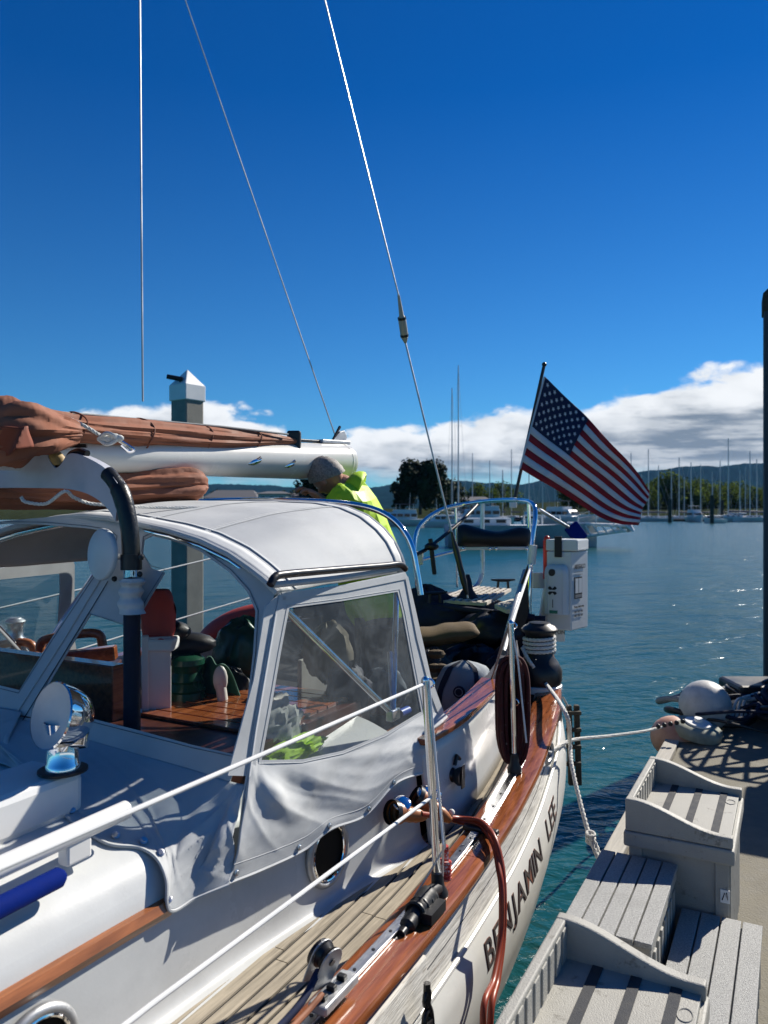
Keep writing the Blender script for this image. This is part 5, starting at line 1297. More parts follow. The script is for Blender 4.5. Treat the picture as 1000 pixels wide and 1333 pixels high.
for aa in (-2.4, -4.2):
    b = B(aa, rp(aa) - .07, rz_(aa)); stanchion(b, b + EZ * .64)
for aa in (-4.2, -2.4, -.3, .9, 1.9):
    b = B(aa, -rp(aa) + .07, rz_(aa)); stanchion(b, b + EZ * .66)
def wire(P, r, m, name='lifeline'): return MB().tube(P, r, 8).build(name, m, boat, smooth=True)
n2 = B(-2.4, rp(-2.4) - .07, rz_(-2.4))
up_end = ony(-60, 1152, onz(0, 1127, 1.64).y - .05)
wire([s1t - EZ * .01, onz(0, 1131, 1.64), n2 + EZ * .63], .0052, wirew)
mid = s1b.lerp(s1t, .46); wire([mid, onz(200, 1306, 1.29), n2 + EZ * .31], .0052, wirew)
wire([s1t + EA * .01, s1b + EP * .03 - EA * .02 + EZ * .16, s1b + EZ * .01 - EP * .05 - EA * .07], .0035, rigw, 'lashing_wire')
wire([s1t + EP * .012, onz(577, 1100, 1.22) + V((0, 0, 0)), s1b + EP * .00 + EA * .03 + EZ * .03], .003, wirew, 'lashing_wire')
wire([s2t - EZ * .01, s2t + (ony(692, 735, 4.86) - s2t) * 1.0], .0075, wirew)
wire([s2t, s2t + EP * .03 - EZ * .15, s2b + EP * .05 + EZ * .12], .004, wirew, 'lashing_wire')
sbp = [B(aa, -rp(aa) + .07, rz_(aa) + .65) for aa in (-4.2, -2.4, -.3, .9, 1.9)]
wire(sbp, .005, wirew); wire([q - EZ * .33 for q in sbp], .005, wirew)
# red and white tie at the stanchion foot
tt = MB()
for k in range(5): tt.tube([s1b + EP * .018 * math.cos(a_) + EA * (.045 + .012 * math.sin(a_)) + EZ * (.035 + k * .012) for a_ in [j * math.pi / 6 for j in range(13)]], .006, 6)
tt.tube([s1b + EA * .06 + EZ * .02, s1b + EA * .05 + EZ * .13], .011, 8)
tag(tt.build('cord_tie', roper, smooth=True), 'red and white cord tied round the foot of the nearest stanchion', 'cord')

# ---- genoa track on the cap rail with bolts
def track(a0, a1):
    m = MB(); n = max(4, int((a1 - a0) / .06)); vs = []
    for i in range(n + 1):
        a = a0 + (a1 - a0) * i / n; pc = rp(a) - .083; z = rz_(a) + .012
        vs += [B(a, pc - .016, z), B(a, pc - .016, z + .010), B(a, pc + .016, z + .010), B(a, pc + .016, z)]
    m.add(vs, [(i * 4 + j, i * 4 + (j + 1) % 4, i * 4 + 4 + (j + 1) % 4, i * 4 + 4 + j) for i in range(n) for j in range(4)] + [(0, 1, 2, 3), (n * 4, n * 4 + 3, n * 4 + 2, n * 4 + 1)])
    t = m.build('genoa_track', steel, boat, bevel=.003)
    a = a0 + .05
    while a < a1 - .02:
        MB().lathe([(0, .0015), (.0048, .0015), (.0055, -.001)], B(a, rp(a) - .083, rz_(a) + .0222), (0, 0, 1), 10).build('track_hole', blackm, t); a += .10
    return t
track(-2.2, -.42); track(-.27, .03); track(.075, .66)
MB().lathe([(.0, .011), (.0155, .0105), (.016, 0)], B(.66, rp(.66) - .083, rz_(.66) + .012), (0, 0, 1), 16).build('track_end', steel, boat)
# black stanchion-foot tangle, its dark bulk also standing in for the shadow there
kk = MB(); c = onz(560, 1176, 1.0)
kk.tube(smooth_path([c + EA * .05 + EZ * .02, c + EZ * .03, c - EA * .07 + EZ * .02, c - EA * .14 + EZ * .005, c - EA * .19], 5), [.020] * 6 + [.030] * 6 + [.024] * 5 + [.012] * 4, 10)
kk.box(c - EA * .06 + EP * .03 + EZ * .012, (.05, .10, .03), BAX)
for i in range(4): kk.tube([c - EA * (.01 + .03 * i) + EP * .028 * math.cos(t) + EZ * (.026 * math.sin(t) + .02) for t in [j * math.pi / 6 for j in range(13)]], .006, 6)
kk.build('foot_tangle_shadow', blackr, boat, smooth=True)
MB().box(B(.052, rp(.05) - .07, rz_(.05) + .02), (.13, .030, .02), BAX).build('rail_chock', blackm, boat, bevel=.006)
# lead block on the track
lbk = empty('lead_block', B(-.80, rp(-.8) - .085, rz_(-.8) + .02), 'grey sheet block with black sheave riding the rail track', 'block')
cb = onz(435, 1292, 1.03); ca_, cp_, cz_ = toB(cb)
MB().box(cb + EA * .0 + EZ * (-.0), (.050, .15, .022), BAX).build('car', alu, lbk, bevel=.005)
for da in (-.05, -.01, .035): MB().box(cb + EA * da + EZ * .016, (.022, .018, .014), BAX).build('car_stop', blackm, lbk, bevel=.003)
pn = (EP * .86 - EA * .2 - EZ * .25).normalized(); lean = (EA * .30 + EZ * .95 - EP * .30).normalized(); oth = pn.cross(lean).normalized(); lean = oth.cross(pn).normalized()
hc = cb + EZ * .052 - EP * .030
def cheek(off, m, nm, rad=.034):
    P = [hc + pn * off + oth * rad * math.cos(t) + lean * (rad * math.sin(t) + .022) for t in [k * math.pi / 12 for k in range(13)]] + [hc + pn * off - oth * rad * .9 - lean * .045, hc + pn * off + oth * rad * .9 - lean * .045]
    return MB().prism(P, pn * .004).build(nm, m, lbk, bevel=.001)
cheek(.014, alu, 'cheek'); cheek(-.020, alu, 'cheek')
MB().lathe([(.0, -.010), (.032, -.010), (.026, 0), (.032, .010), (0, .010)], hc + lean * .022 - pn * .001, pn, 24).build('sheave', blackm, lbk, smooth=True)
MB().lathe([(.0, .003), (.008, .003), (.009, -.002)], hc + lean * .022 + pn * .018, pn, 12).build('axle', blackm, lbk)
bsb = MB(); bsb.lathe([(.03, -.014), (.034, -.012), (.034, .012), (.03, .014)], hc + lean * .005 - pn * .03 - oth * .02, pn, 20)
bsb.build('shell', blackm, lbk, smooth=True)
tag(MB().tube(smooth_path([hc - EA * .02 - EZ * .0, hc - EA * .10 - EZ * .035, hc - EA * .25 - EP * .02 - EZ * .06, hc - EA * .7 - EP * .05 - EZ * .07, hc - EA * 1.5 - EP * .1 - EZ * .07], 8), .0085, 10).build('jib_sheet', ropeb, smooth=True), 'dark blue sheet leading from the block along the side deck', 'rope')
tag(MB().tube(smooth_path([hc - EA * .05 + EP * .03 - EZ * .03, hc - EA * .2 + EP * .02 - EZ * .045, hc - EA * .9 + EP * .0 - EZ * .05], 8), .007, 8).build('copper_cord', mat('copper_brown_cord', (.30, .12, .06), .6), smooth=True), 'copper brown cord beside the dark blue sheet at the bottom', 'rope')

# ---- hull name, chainplate, chock, hawse
def text_mesh(txt, size, bold=0.0):
    cu = bpy.data.curves.new('t', 'FONT'); cu.body = txt; cu.size = size; cu.extrude = 0.0006; cu.resolution_u = 3; cu.offset = bold
    t = bpy.data.objects.new('t', cu); C.objects.link(t); bpy.context.view_layer.update(); me = bpy.data.meshes.new_from_object(t)
    vs = [v.co.copy() for v in me.vertices]; fs = [tuple(p.vertices) for p in me.polygons]
    bpy.data.objects.remove(t); bpy.data.curves.remove(cu); bpy.data.meshes.remove(me); return vs, fs
def hull_text(txt, a0, dtop, size, sx, m, m2=None):
    plate = empty('name_lettering', hullpt(a0, dtop), parent=boat)
    def wp_(co, x0, off):
        a = a0 + (co.x + x0) * sx; d = dtop + size * .72 - co.y
        q = hullpt(a, d); t1 = (hullpt(a + .01, d) - hullpt(a - .01, d)); t2 = (hullpt(a, d - .01) - hullpt(a, d + .01)); nn_ = t1.cross(t2).normalized()
        if nn_.dot(EP) < 0: nn_ = -nn_
        return q + nn_ * (off + co.z)
    x = 0.0
    for ch_ in txt:
        if ch_ == ' ': x += size * .36; continue
        vs, fs = text_mesh(ch_, size); w0 = min(v.x for v in vs); w1 = max(v.x for v in vs)
        if m2:
            vb, fb = text_mesh(ch_, size, .0022); MB().add([wp_(v, x - w0, .0014) for v in vb], fb).build('letter_edge', m2, plate, recalc=False)
        MB().add([wp_(v, x - w0, .0030) for v in vs], fs).build('letter', m, plate, recalc=False)
        x += (w1 - w0) + size * .13
hull_text('BENJAMIN  LEE', -.175, .228, .120, 1.24, lettr, lettb)
# plank-end chock on the bulwark and chainplate shackle
ch = MB(); n = 14
for i in range(n + 1):
    a = -1.35 + .75 * i / n
    for d, o in ((.045, .004), (.045, .030), (.165, .036), (.165, .004)): q = hullpt(a, d); ch.v.append(q + EP * o)
ch.f = [(i * 4 + j, i * 4 + (j + 1) % 4, i * 4 + 4 + (j + 1) % 4, i * 4 + 4 + j) for i in range(n) for j in range(4)] + [(0, 1, 2, 3), (n * 4, n * 4 + 3, n * 4 + 2, n * 4 + 1)]
ch.build('hull_chock', bulw, boat, bevel=.006)
cs = onp(556, 1290, 1.40); k = MB()
k.tube(smooth_path([cs + EZ * .02, cs - EZ * .03, cs - EZ * .07 + EA * .02, cs - EZ * .12 + EA * .03], 6), .010, 8)
k.tube([cs + EA * .015 * math.cos(t) + EZ * .02 * math.sin(t) - EZ * .02 for t in [j * math.pi / 5 for j in range(11)]], .007, 8)
k.tube([cs + EA * .018 * math.cos(t) + EZ * .024 * math.sin(t) - EZ * .075 for t in [j * math.pi / 5 for j in range(11)]], .008, 8)
k.box(cs - EZ * .10, (.02, .03, .04), BAX)
k.build('chainplate_shackle', blackm, boat, smooth=True)
hw = hullpt(.98, .10) + EP * .006
MB().tube([hw + EA * .055 * math.cos(t) + EZ * .045 * math.sin(t) for t in [j * math.pi / 12 for j in range(25)]], .011, 8).build('hawse_hole', alu, boat, smooth=True)
MB().add([hw + EA * .05 * math.cos(t) + EZ * .04 * math.sin(t) for t in [j * math.pi / 12 for j in range(24)]], [tuple(range(24))]).build('hawse_mouth', blackm, boat)
# bulwark plank seams
for d in (.065, .125):
    MB().tube([hullpt(-3 + 5.8 * i / 80, d) + EP * .0004 for i in range(81)], .0016, 5).build('bulwark_seam', caulk, boat)

# ---- sheet winch on the port coaming
def winch(c, sc_, par, dm=blackm, name='winch'):
    w_ = empty(name, c, parent=par)
    MB().lathe([(.095 * sc_, 0), (.098 * sc_, .025 * sc_), (.09 * sc_, .03 * sc_)], c, (0, 0, 1), 28).build('base_ring', gelw, w_, smooth=True)
    MB().lathe([(.092 * sc_, .03 * sc_), (.098 * sc_, .05 * sc_), (.098 * sc_, .09 * sc_), (.082 * sc_, .125 * sc_), (.060 * sc_, .150 * sc_), (.056 * sc_, .20 * sc_), (.062 * sc_, .245 * sc_), (.078 * sc_, .26 * sc_), (.078 * sc_, .268 * sc_)], c, (0, 0, 1), 32).build('drum', dm, w_, smooth=True)
    MB().lathe([(.078 * sc_, .268 * sc_), (.066 * sc_, .282 * sc_), (.05 * sc_, .288 * sc_), (.045 * sc_, .296 * sc_), (.02 * sc_, .298 * sc_), (0, .298 * sc_)], c, (0, 0, 1), 28).build('cap', dm if dm is not steel else alu, w_, smooth=True)
    return w_
wc = onz(706, 904, 1.19); wcc = V((wc.x - .005, wc.y + .05, 1.20))
winch(wcc, 1.22, boat)
MB().box(wcc - EZ * .10, (.20, .22, .20), BAX).build('winch_pedestal', blackr, boat, bevel=.03)
ropecoil = MB(); pts = []
for k in range(0, 40 * 4):
    t = k / 12 * 2 * math.pi / 1; z = .198 + .0175 * (k / 40.0) * 1.3
    an = 2 * math.pi * k / 38; pts.append(wcc + V((math.cos(an) * .080, math.sin(an) * .080, z)))
rope_mb(pts, .010, ropecoil)
ln = smooth_path([wcc + V((-.095, -.02, .23)), wcc + V((-.07, -.095, .17)), wcc + V((.01, -.11, .06)), onz(737, 930, 1.235), ony(742, 968, 3.72), ony(745, 1000, 3.60), ony(758, 1055, 3.42), ony(768, 1090, 3.32), ony(779, 1118, 3.24)], 10)
rope_mb(ln, .0105, ropecoil)
for i in range(3): ropecoil.tube([ony(769, 1086 + 5 * i, 3.32) + V((.017 * math.cos(t), .017 * math.sin(t), 0.004 * math.sin(t))) for t in [j * math.pi / 5 for j in range(11)]], .007, 6)
rope_mb([ony(768, 1088, 3.31), ony(776, 1100, 3.29), ony(783, 1120, 3.24)], .009, ropecoil)
tag(ropecoil.build('spring_line', ropew), 'white three-strand mooring rope turned round the stern winch and led down to the dock', 'mooring rope')
hl = rope_mb(smooth_path([hw + EP * .0, ony(745, 964, 4.05), ony(790, 959, 4.5), ony(835, 953, 5.0), ony(858, 948, 5.4), ony(905, 938, 5.75)], 8), .010)
tag(hl.build('stern_line', ropew), 'white mooring rope stretched level from the hull side across the water to the dock corner', 'mooring rope')
# dark fender ladder hanging outboard
fb_ = empty('fender_board', ony(746, 960, 4.45), 'dark weathered fender board hanging outboard below the winch', 'fender board')
for dx in (0, .045): MB().box(ony(742, 968, 4.42) + V((dx, .02 * dx, -.01)), (.030, .035, .46), (V((1, 0, .03)), V((0, 1, 0)), V((-.03, 0, 1)))).build('board', oldwood, fb_, bevel=.006)
for k in range(4): MB().box(ony(744, 928 + 22 * k, 4.40) + V((.01, -.01, 0)), (.085, .03, .022)).build('rung', oldwood, fb_, bevel=.004)
MB().tube([ony(742, 925, 4.42), ony(733, 908, 4.38)], .006, 6).build('hanging_cord', roped, fb_)

# ---- coil of maroon rope hanging on the second stanchion
cl = MB()
for k in range(16):
    off = (k - 8) * .0036; dy = (k % 4 - 1.5) * .018
    base_ = V((s2b.x, s2b.y, 0)); P = []
    wx = .040 + .010 * math.sin(k * 2.3); zt_ = s2b.z + .44 + .02 * math.sin(k * 1.7); zb_ = s2b.z + .03 + .03 * math.sin(k * 3.1)
    for j in range(33):
        t = 2 * math.pi * j / 32; x = math.cos(t) * wx * (1 + .15 * math.sin(t)); zz = (zt_ + zb_) / 2 + (zt_ - zb_) / 2 * math.copysign(abs(math.sin(t)) ** .55, math.sin(t))
        P.append(V((base_.x + .0 + x + off * .8, base_.y + .035 + dy + .01 * math.sin(t * 2 + k), zz)))
    cl.tube(P, .0088, 7)
tag(cl.build('rope_coil', ropem, smooth=True), 'tall coil of maroon rope with white flecks hanging on the second stanchion', 'rope coil')

# ---- shore power plugs and cables
sp_ = empty('shore_cables', onp(540, 1060, 1.10), 'pair of rust-red shore power cables arching over the rail to the dock', 'power cable')
pl1 = [onp(505, 1058, 1.055), onp(530, 1056, 1.09), onp(560, 1058, 1.13), onp(590, 1062, 1.17)]
for k, (pp, dv) in enumerate((((512, 1058), 0), ((543, 1038), -18))):
    q0 = onp(pp[0], pp[1], 1.06 + .02 * k)
    ax_d = (onp(575, 1066 + dv * .3, 1.15) - q0).normalized()
    MB().lathe([(.036, 0), (.036, .03), (.028, .034), (.025, .07), (.027, .075), (.023, .10), (.025, .105), (.019, .13), (.012, .15)], q0, ax_d, 18).build('connector_boot', brass, sp_, smooth=True)
    MB().lathe([(.041, -.01), (.041, .008), (.030, .012)], q0, ax_d, 18).build('inlet_collar', blackm, sp_, smooth=True)
    hg = q0 + EZ * .036 + ax_d * .040; capn = (EZ * .8 + EP * .35 - EA * .3).normalized(); a1_, u1_, w1_ = frame(capn)
    MB().lathe([(0, .008), (.022, .007), (.031, .003), (.032, -.003), (.0, -.005)], hg, capn, 24).build('inlet_lid', chrome, sp_, smooth=True)
def cable(off, name='cable'):
    P = [onp(548, 1060, 1.12), onp(575, 1064, 1.15), onp(598, 1066 + off * .4, 1.18), onp(625, 1070 + off * .6, 1.26), onp(642, 1088 + off, 1.345), onp(652 - off * .3, 1120 + off, 1.39), onp(656 - off * .3, 1160, 1.415), onp(655 - off * .3, 1220, 1.43), onp(648 - off * .5, 1275, 1.45), onp(639 - off, 1320, 1.47), B(-.45, 1.48, .45), B(-.5, 1.50, .30), B(-.2, 1.47, .40)]
    MB().tube(smooth_path(P, 10), .0098, 12).build(name, hose, sp_, smooth=True)
cable(0); cable(10)
for u, v in ((588, 1058), (582, 1068)): MB().ball(onp(u, v, 1.165), .012, 10).build('cable_clip', ropew, sp_, smooth=True)
# black fitting on the coaming aft of the plugs
bf = MB(); c = onp(592, 1010, 1.10)
bf.lathe([(0, -.03), (.034, -.03), (.036, -.02), (.024, 0), (.036, .02), (.034, .03), (0, .03)], c, EP, 18); bf.box(c + EP * .034, (.004, .03, .085), BAX); bf.box(c - EP * .034, (.004, .03, .085), BAX)
bf.tube([c + EZ * .04, c + EZ * .07 + EA * .02, c + EZ * .05 + EA * .05], .008, 6); tag(bf.build('coaming_block', blackm, smooth=True), 'small black turning block on the coaming behind the dodger', 'block')

# ---- cockpit clutter
bag = empty('duffel_bag', onz(603, 912, 1.30), 'grey-white sailing bag with dark straps and round badge in the cockpit', 'bag')
bgc = ony(604, 900, 3.75)
def bagf(u, v):
    t = 2 * math.pi * u; ph = v; w_ = .175 * (1 - .50 * ph) * min(1, (1 - ph) * 7 + .02) ** .5 * (1 + .10 * math.sin(3.1 * ph) + .08 * noise.noise(V((math.cos(t) * 2.5, math.sin(t) * 2.5, ph * 3))))
    return bgc + V((math.cos(t) * w_, math.sin(t) * w_ * .7, -.09 + .24 * ph)) + V((1, 0, 0)) * .012 * noise.noise(V((math.cos(t) * 2, math.sin(t) * 2, ph * 3)))
bagm = mat('grey_bag_cloth', (.26, .29, .31), .8, var=.15, bump=.3, bscale=200)
MB().grid(bagf, 36, 16).build('bag_body', bagm, bag, smooth=True)
for t0 in (.60, .80):
    MB().grid(lambda u, v: bagf(t0 + .04 * (u - .5) + .02 * v, v) + (bagf(t0, v) - bgc).normalized() * .004, 2, 16).build('strap', navy, bag, smooth=True)
bp0 = bagf(.715, .45); bn = (bp0 - bgc).normalized(); MB().lathe([(0, .008), (.028, .007), (.029, 0)], bp0, bn, 20).build('badge', navy, bag); MB().lathe([(.016, .010), (.020, .010), (.020, .006)], bp0, bn, 20).build('badge_ring', bagm, bag)
cu_ = MB(); cc = ony(575, 832, 4.3)
def cushf(u, v):
    t = 2 * math.pi * v; x = -.20 + .40 * u; e = (1 - abs(2 * u - 1) ** 4) ** .4
    return cc + V((x, .16 * math.cos(t), .055 * math.sin(t) * e + .05 * u)) + V((0, 0, .01 * noise.noise(V((u * 4, math.cos(t), 0)))))
tag(cu_.grid(cushf, 20, 20).build('cushion', tan, smooth=True), 'brown cushion lying in the shaded cockpit', 'cushion')
hr = MB()
for i in range(3): hr.tube(smooth_path([ony(560 + 8 * i, 925, 3.6), ony(585, 930 + 6 * i, 3.55), ony(612, 945, 3.6), ony(622, 935, 3.7)], 6), .008, 6)
tag(hr.build('cockpit_rope', roped, smooth=True), 'loose grey rope lying under the bag in the cockpit', 'rope')
kn = MB()
for i in range(6): kn.ball(ony(566 + 4 * (i % 3), 852 + 18 * (i // 2), 3.8), .03, 8, (1.3, .8, .8))
tag(kn.build('brown_rag', tan, smooth=True), 'crumpled brown rag beside the bag in the cockpit', 'rag')
bxm = MB().box(B(1.95, .62, 1.30), (.05, .9, .05), BAX)
MB().tube(smooth_path([onz(612, 800, 1.45), onz(632, 815, 1.42), onz(645, 826, 1.38)], 6), .022, 10).build('tiller', teakh, boat, smooth=True)
MB().tube(smooth_path([onz(575, 790, 1.5), onz(600, 793, 1.48), onz(630, 805, 1.44), onz(648, 825, 1.36)], 6), .018, 10).build('coaming_roll', navy, boat, smooth=True)
# rail panels: dark netting behind the coil and wind vane frame
m = MB(); m.prism([ony(u, v, 4.6) for u, v in [(678, 760), (688, 735), (688, 800), (668, 860), (655, 870)]], V((0, .02, 0))); m.build('weather_cloth', blackc, boat)
for p in ([(665, 808, 3.2), (650, 850, 3.5), (630, 925, 3.6)], [(664, 812, 3.2), (645, 870, 3.5), (622, 930, 3.7)], [(667, 812, 3.2), (655, 880, 3.4), (640, 935, 3.5)]):
    MB().tube(smooth_path([ony(*q) for q in p], 8), .004, 6).build('wheel_line', roped, boat)
MB().tube(smooth_path([ony(684, 745, 4.8), ony(668, 800, 4.3), ony(655, 850, 4.0)], 6), .02, 10).build('rail_brace', alu, boat, smooth=True)

# ---- inside the dodger
ins_z = 1.40
bx(-.74, .12, -.66, .78, 1.33, 1.428, 'bridge_deck', mat('shade_dark_teak', (0.06, 0.018, 0.010), 0.35, grain=(40, 4), var=.4))  # teak coloured dark to deepen the shade inside the dodger
bx(-.40, .12, -.55, -.02, 1.427, 1.475, 'bridge_step', blackc)
for k in range(9):
    bx(-.52 + .066 * k, -.52 + .066 * k + .058, .00, .74, 1.429, 1.441, 'teak_slat', teakv, bevel=.002)
# green covered winch on white pad
gc = ony(242, 922, 2.95); gc.z = 2.15 - .258 * 2.95
iw = empty('covered_winch', gc, 'winch under a dark green cover seen through the front window', 'winch')
MB().lathe([(.16, -.02), (.15, .0), (.09, .02), (.075, .024)], gc, (0, 0, 1), 24).build('white_pad', gelw, iw, smooth=True)
MB().lathe([(.075, .02), (.078, .05), (.072, .075), (.078, .085), (.062, .11), (.070, .12), (.056, .15), (.064, .17), (.072, .18), (.07, .20), (.05, .215), (0, .22)], gc, (0, 0, 1), 28).build('cover', greenp, iw, smooth=True)
gcl = MB(); 
gcl.grid(lambda u, v: ony(262 + 50 * u, 868 + 40 * u ** 1.5 + 38 * v - 20 * math.sin(u * 3) * (1 - v), 2.95 + .1 * v) + V((0, .03 * math.sin(u * 9 + v * 4), .015 * math.sin(u * 12))), 20, 12)
tag(gcl.build('green_cloth', mat('dark_green_cloth', (.015, .07, .045), .7, var=.4), smooth=True, solid=.006), 'crumpled green cloth beside the covered winch', 'cloth')
tag(MB().lathe([(.10, 0), (.105, .02), (.10, .05), (.07, .06), (.06, .085), (0, .09)], ony(283, 962, 2.75), (0, 0, 1), 24).build('white_canister', bone, smooth=True), 'round white plastic canister low in the front window corner', 'canister')
fn = MB(); fn.ball(ony(287, 885, 2.9), .035, 14, (.8, .5, 1.5)); fn.tube([ony(287, 890, 2.9), ony(290, 912, 2.9)], .02, 10); tag(fn.build('winch_handle_grip', bone, smooth=True), 'cream paddle-shaped grip standing by the green cloth', 'handle')
# companionway: upright white board with red oval badge, dark opening, teak hatch
uw = empty('washboard', ony(205, 880, 2.75), 'upright white board with a red oval badge inside the dodger', 'board')
MB().box(ony(207, 878, 2.78), (.085, .02, .27), (V((.95, .3, 0)), V((-.3, .95, 0)), EZ)).build('panel', gelw, uw, bevel=.004)
MB().box(ony(189, 882, 2.76), (.025, .03, .30), (V((.95, .3, 0)), V((-.3, .95, 0)), EZ)).build('edge_rail', gelw, uw, bevel=.004)
MB().lathe([(0, .002), (.020, .002), (.0205, 0)], ony(209, 839, 2.755), (-.1, -1, .1), 20).build('badge', redm, uw)
tag(MB().box(ony(212, 838, 2.80), (.10, .10, .045)).build('white_tray', gelw, bevel=.008), 'small white tray on top of the upright board', 'tray')
rb = MB(); rb.grid(lambda u, v: ony(206, 800, 2.85) + V((math.cos(u * 6.28) * (.055 + .02 * math.sin(v * 3)) * (1 - .25 * v), math.sin(u * 6.28) * .05, -.09 + .18 * v)) + V((.01 * noise.noise(V((u * 6, v * 4, 1))), 0, 0)), 24, 14)
tag(rb.build('red_bag', redc, smooth=True), 'crumpled red bag hanging inside the dodger', 'bag')
bb = MB(); bb.ball(ony(218, 822, 2.9), .07, 14, (1.3, .8, .6)); bb.ball(ony(245, 838, 3.0), .08, 14, (1.4, .8, .55)); tag(bb.build('dark_jacket', blackc, smooth=True), 'dark crumpled jacket heaped above the covered winch', 'jacket')
# dark interior partition
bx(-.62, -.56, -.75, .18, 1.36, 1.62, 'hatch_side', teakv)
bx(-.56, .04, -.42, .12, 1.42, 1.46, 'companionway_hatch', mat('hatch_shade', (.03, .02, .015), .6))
for s_, (u0, v0, u1, v1) in enumerate(((-10, 850, 22, 838), (70, 838, 128, 826))):
    pass
# starboard side deck clutter: teak rails seen through the far window
hr_ = MB(); 
MB().tube(smooth_path([ony(-20, 848, 3.6), ony(10, 838, 3.6), ony(38, 838, 3.6), ony(46, 852, 3.6)], 6), .020, 10).build('handrail', teakh, boat, smooth=True)
MB().tube(smooth_path([ony(52, 848, 3.3), ony(58, 834, 3.3), ony(100, 826, 3.3), ony(128, 826, 3.3), ony(134, 842, 3.3)], 6), .020, 10).build('handrail', teakh, boat, smooth=True)
MB().box(ony(100, 856, 3.0), (.30, .06, .055), (V((.98, .15, .10)), V((-.15, .98, 0)), V((-.1, 0, .99)))).build('hatch_slide', teakv, boat, bevel=.006)
MB().box(ony(88, 900, 3.05), (.42, .08, .20), (V((.98, .15, .08)), V((-.15, .98, 0)), V((-.08, 0, .99)))).build('hatch_coaming', mat('shade_dark_teak', (.06, .018, .010), .35, grain=(40, 4), var=.4), boat, bevel=.006)
MB().box(ony(15, 880, 3.25), (.42, .10, .10), (V((.98, .15, .10)), V((-.15, .98, 0)), V((-.1, 0, .99)))).build('hatch_slide', teakv, boat, bevel=.006)
winch(ony(20, 853, 3.8), .62, boat, dm=steel)
crg = random.Random(21)  # dark bags added among the clutter to darken the dodger inside
clutter_cols = [navy, blackc, greenp, mat('khaki_bag', (.10, .085, .055), .8), navy, mat('slate_cloth', (.08, .10, .12), .8)]
for k, (u, v, y, r_, lab) in enumerate([(150, 905, 3.1, .10, 'navy stuff sack added left of the covered winch to darken the inside'), (300, 905, 3.1, .09, 'slate cloth bag added beside the corner post to darken the dodger inside'), (318, 850, 3.3, .12, 'black jacket added at the aft corner to darken the dodger inside'), (425, 850, 3.1, .10, 'khaki bag added high in the side window to darken it'), (455, 900, 3.0, .09, 'dark folded cloth added in the middle of the side window to darken it'), (500, 900, 3.1, .08, 'slate bag added at the aft edge of the side window to darken it'), (228, 845, 3.15, .08, 'black pouch added above the covered winch to darken the inside')]):
    mb_ = MB().grid(lambda a_, b_: ony(u, v, y) + V((math.sin(math.pi * b_) * math.cos(6.2832 * a_), .7 * math.sin(math.pi * b_) * math.sin(6.2832 * a_), 1.1 * math.cos(math.pi * b_))) * r_ * (1 + .30 * noise.noise(V((math.cos(6.2832 * a_) * 1.5 + k * 5, math.sin(6.2832 * a_) * 1.5, b_ * 4))) + .16 * abs(noise.noise(V((math.cos(6.2832 * a_) * 4 + k, math.sin(6.2832 * a_) * 4, b_ * 9))))), 28, 20)
    tag(mb_.build('added_dark_bag', clutter_cols[k % 6], smooth=True), lab, 'bag')
# dark covers and gear heaped round the cockpit
for k, (u, v, y, rx, rz2, mm, lab) in enumerate([(575, 800, 5.0, .26, .10, navy, 'navy canvas bundle below the stern grating, left'), (640, 822, 4.7, .20, .11, blackc, 'black cover bunched below the stern grating, right'), (556, 790, 5.0, .14, .12, navy, 'navy cover lump behind the dodger edge'), (655, 880, 4.2, .12, .14, navy, 'navy cloth bundle beside the maroon rope coil'), (620, 870, 4.4, .20, .12, blackc, 'black gear bag in the cockpit above the sailing bag'), (560, 880, 4.1, .12, .13, blackc, 'black bundle left of the sailing bag')]):
    mb_ = MB().grid(lambda a_, b_: ony(u, v, y) + V((rx * math.sin(math.pi * b_) * math.cos(6.2832 * a_), rx * .8 * math.sin(math.pi * b_) * math.sin(6.2832 * a_), rz2 * math.cos(math.pi * b_))) * (1 + .25 * noise.noise(V((math.cos(6.2832 * a_) * 1.5 + k * 5, math.sin(6.2832 * a_) * 1.5, b_ * 4))) + .22 * abs(noise.noise(V((math.cos(6.2832 * a_) * 3 + k, math.sin(6.2832 * a_) * 3, b_ * 7))))), 36, 22)
    tag(mb_.build('canvas_bundle', mm, smooth=True), lab, 'canvas bundle')
# red kayak beyond, lying on the starboard rail
ky = MB(); ky.tube(smooth_path([ony(262, 838, 4.6), ony(280, 826, 4.6), ony(305, 812, 4.6), ony(330, 800, 4.6), ony(352, 790, 4.6)], 8), [.035 + .065 * math.sin(math.pi * min(1, (i + 4) / 36)) for i in range(33)], 16, flat=.8)
tag(ky.build('red_kayak', redc, smooth=True), 'red kayak hull lying beyond the far rail, seen through the front window', 'kayak')
# yellow-green bag low in the side window
def lump(c, rx, ry, rz3, k, amp=.25, nu=40, nv=26):
    def f(a_, b_):
        d_ = V((math.sin(math.pi * b_) * math.cos(6.2832 * a_), math.sin(math.pi * b_) * math.sin(6.2832 * a_), math.cos(math.pi * b_)))
        w_ = 1 + amp * noise.noise(d_ * 1.6 + V((k * 5, 0, 0))) + amp * .9 * (1 - 2.4 * abs(noise.noise(d_ * 3.2 + V((k * 3, 7, 0)))))
        return c + EA * d_.x * rx * w_ + EP * d_.y * ry * w_ + EZ * d_.z * rz3 * w_
    return MB().grid(f, nu, nv)
tag(lump(onp(380, 979, .80), .15, .045, .038, 1).build('hiviz_roll', hiviz, smooth=True), 'yellow-green rolled jacket low in the side window', 'rolled jacket')
tag(lump(onp(357, 945, .72), .10, .07, .085, 4).build('white_bundle', mat('off_white_cloth', (.42, .41, .38), .85, bump=.4, bscale=30), smooth=True), 'off-white bundled cloth behind the dodger corner post', 'bundle')
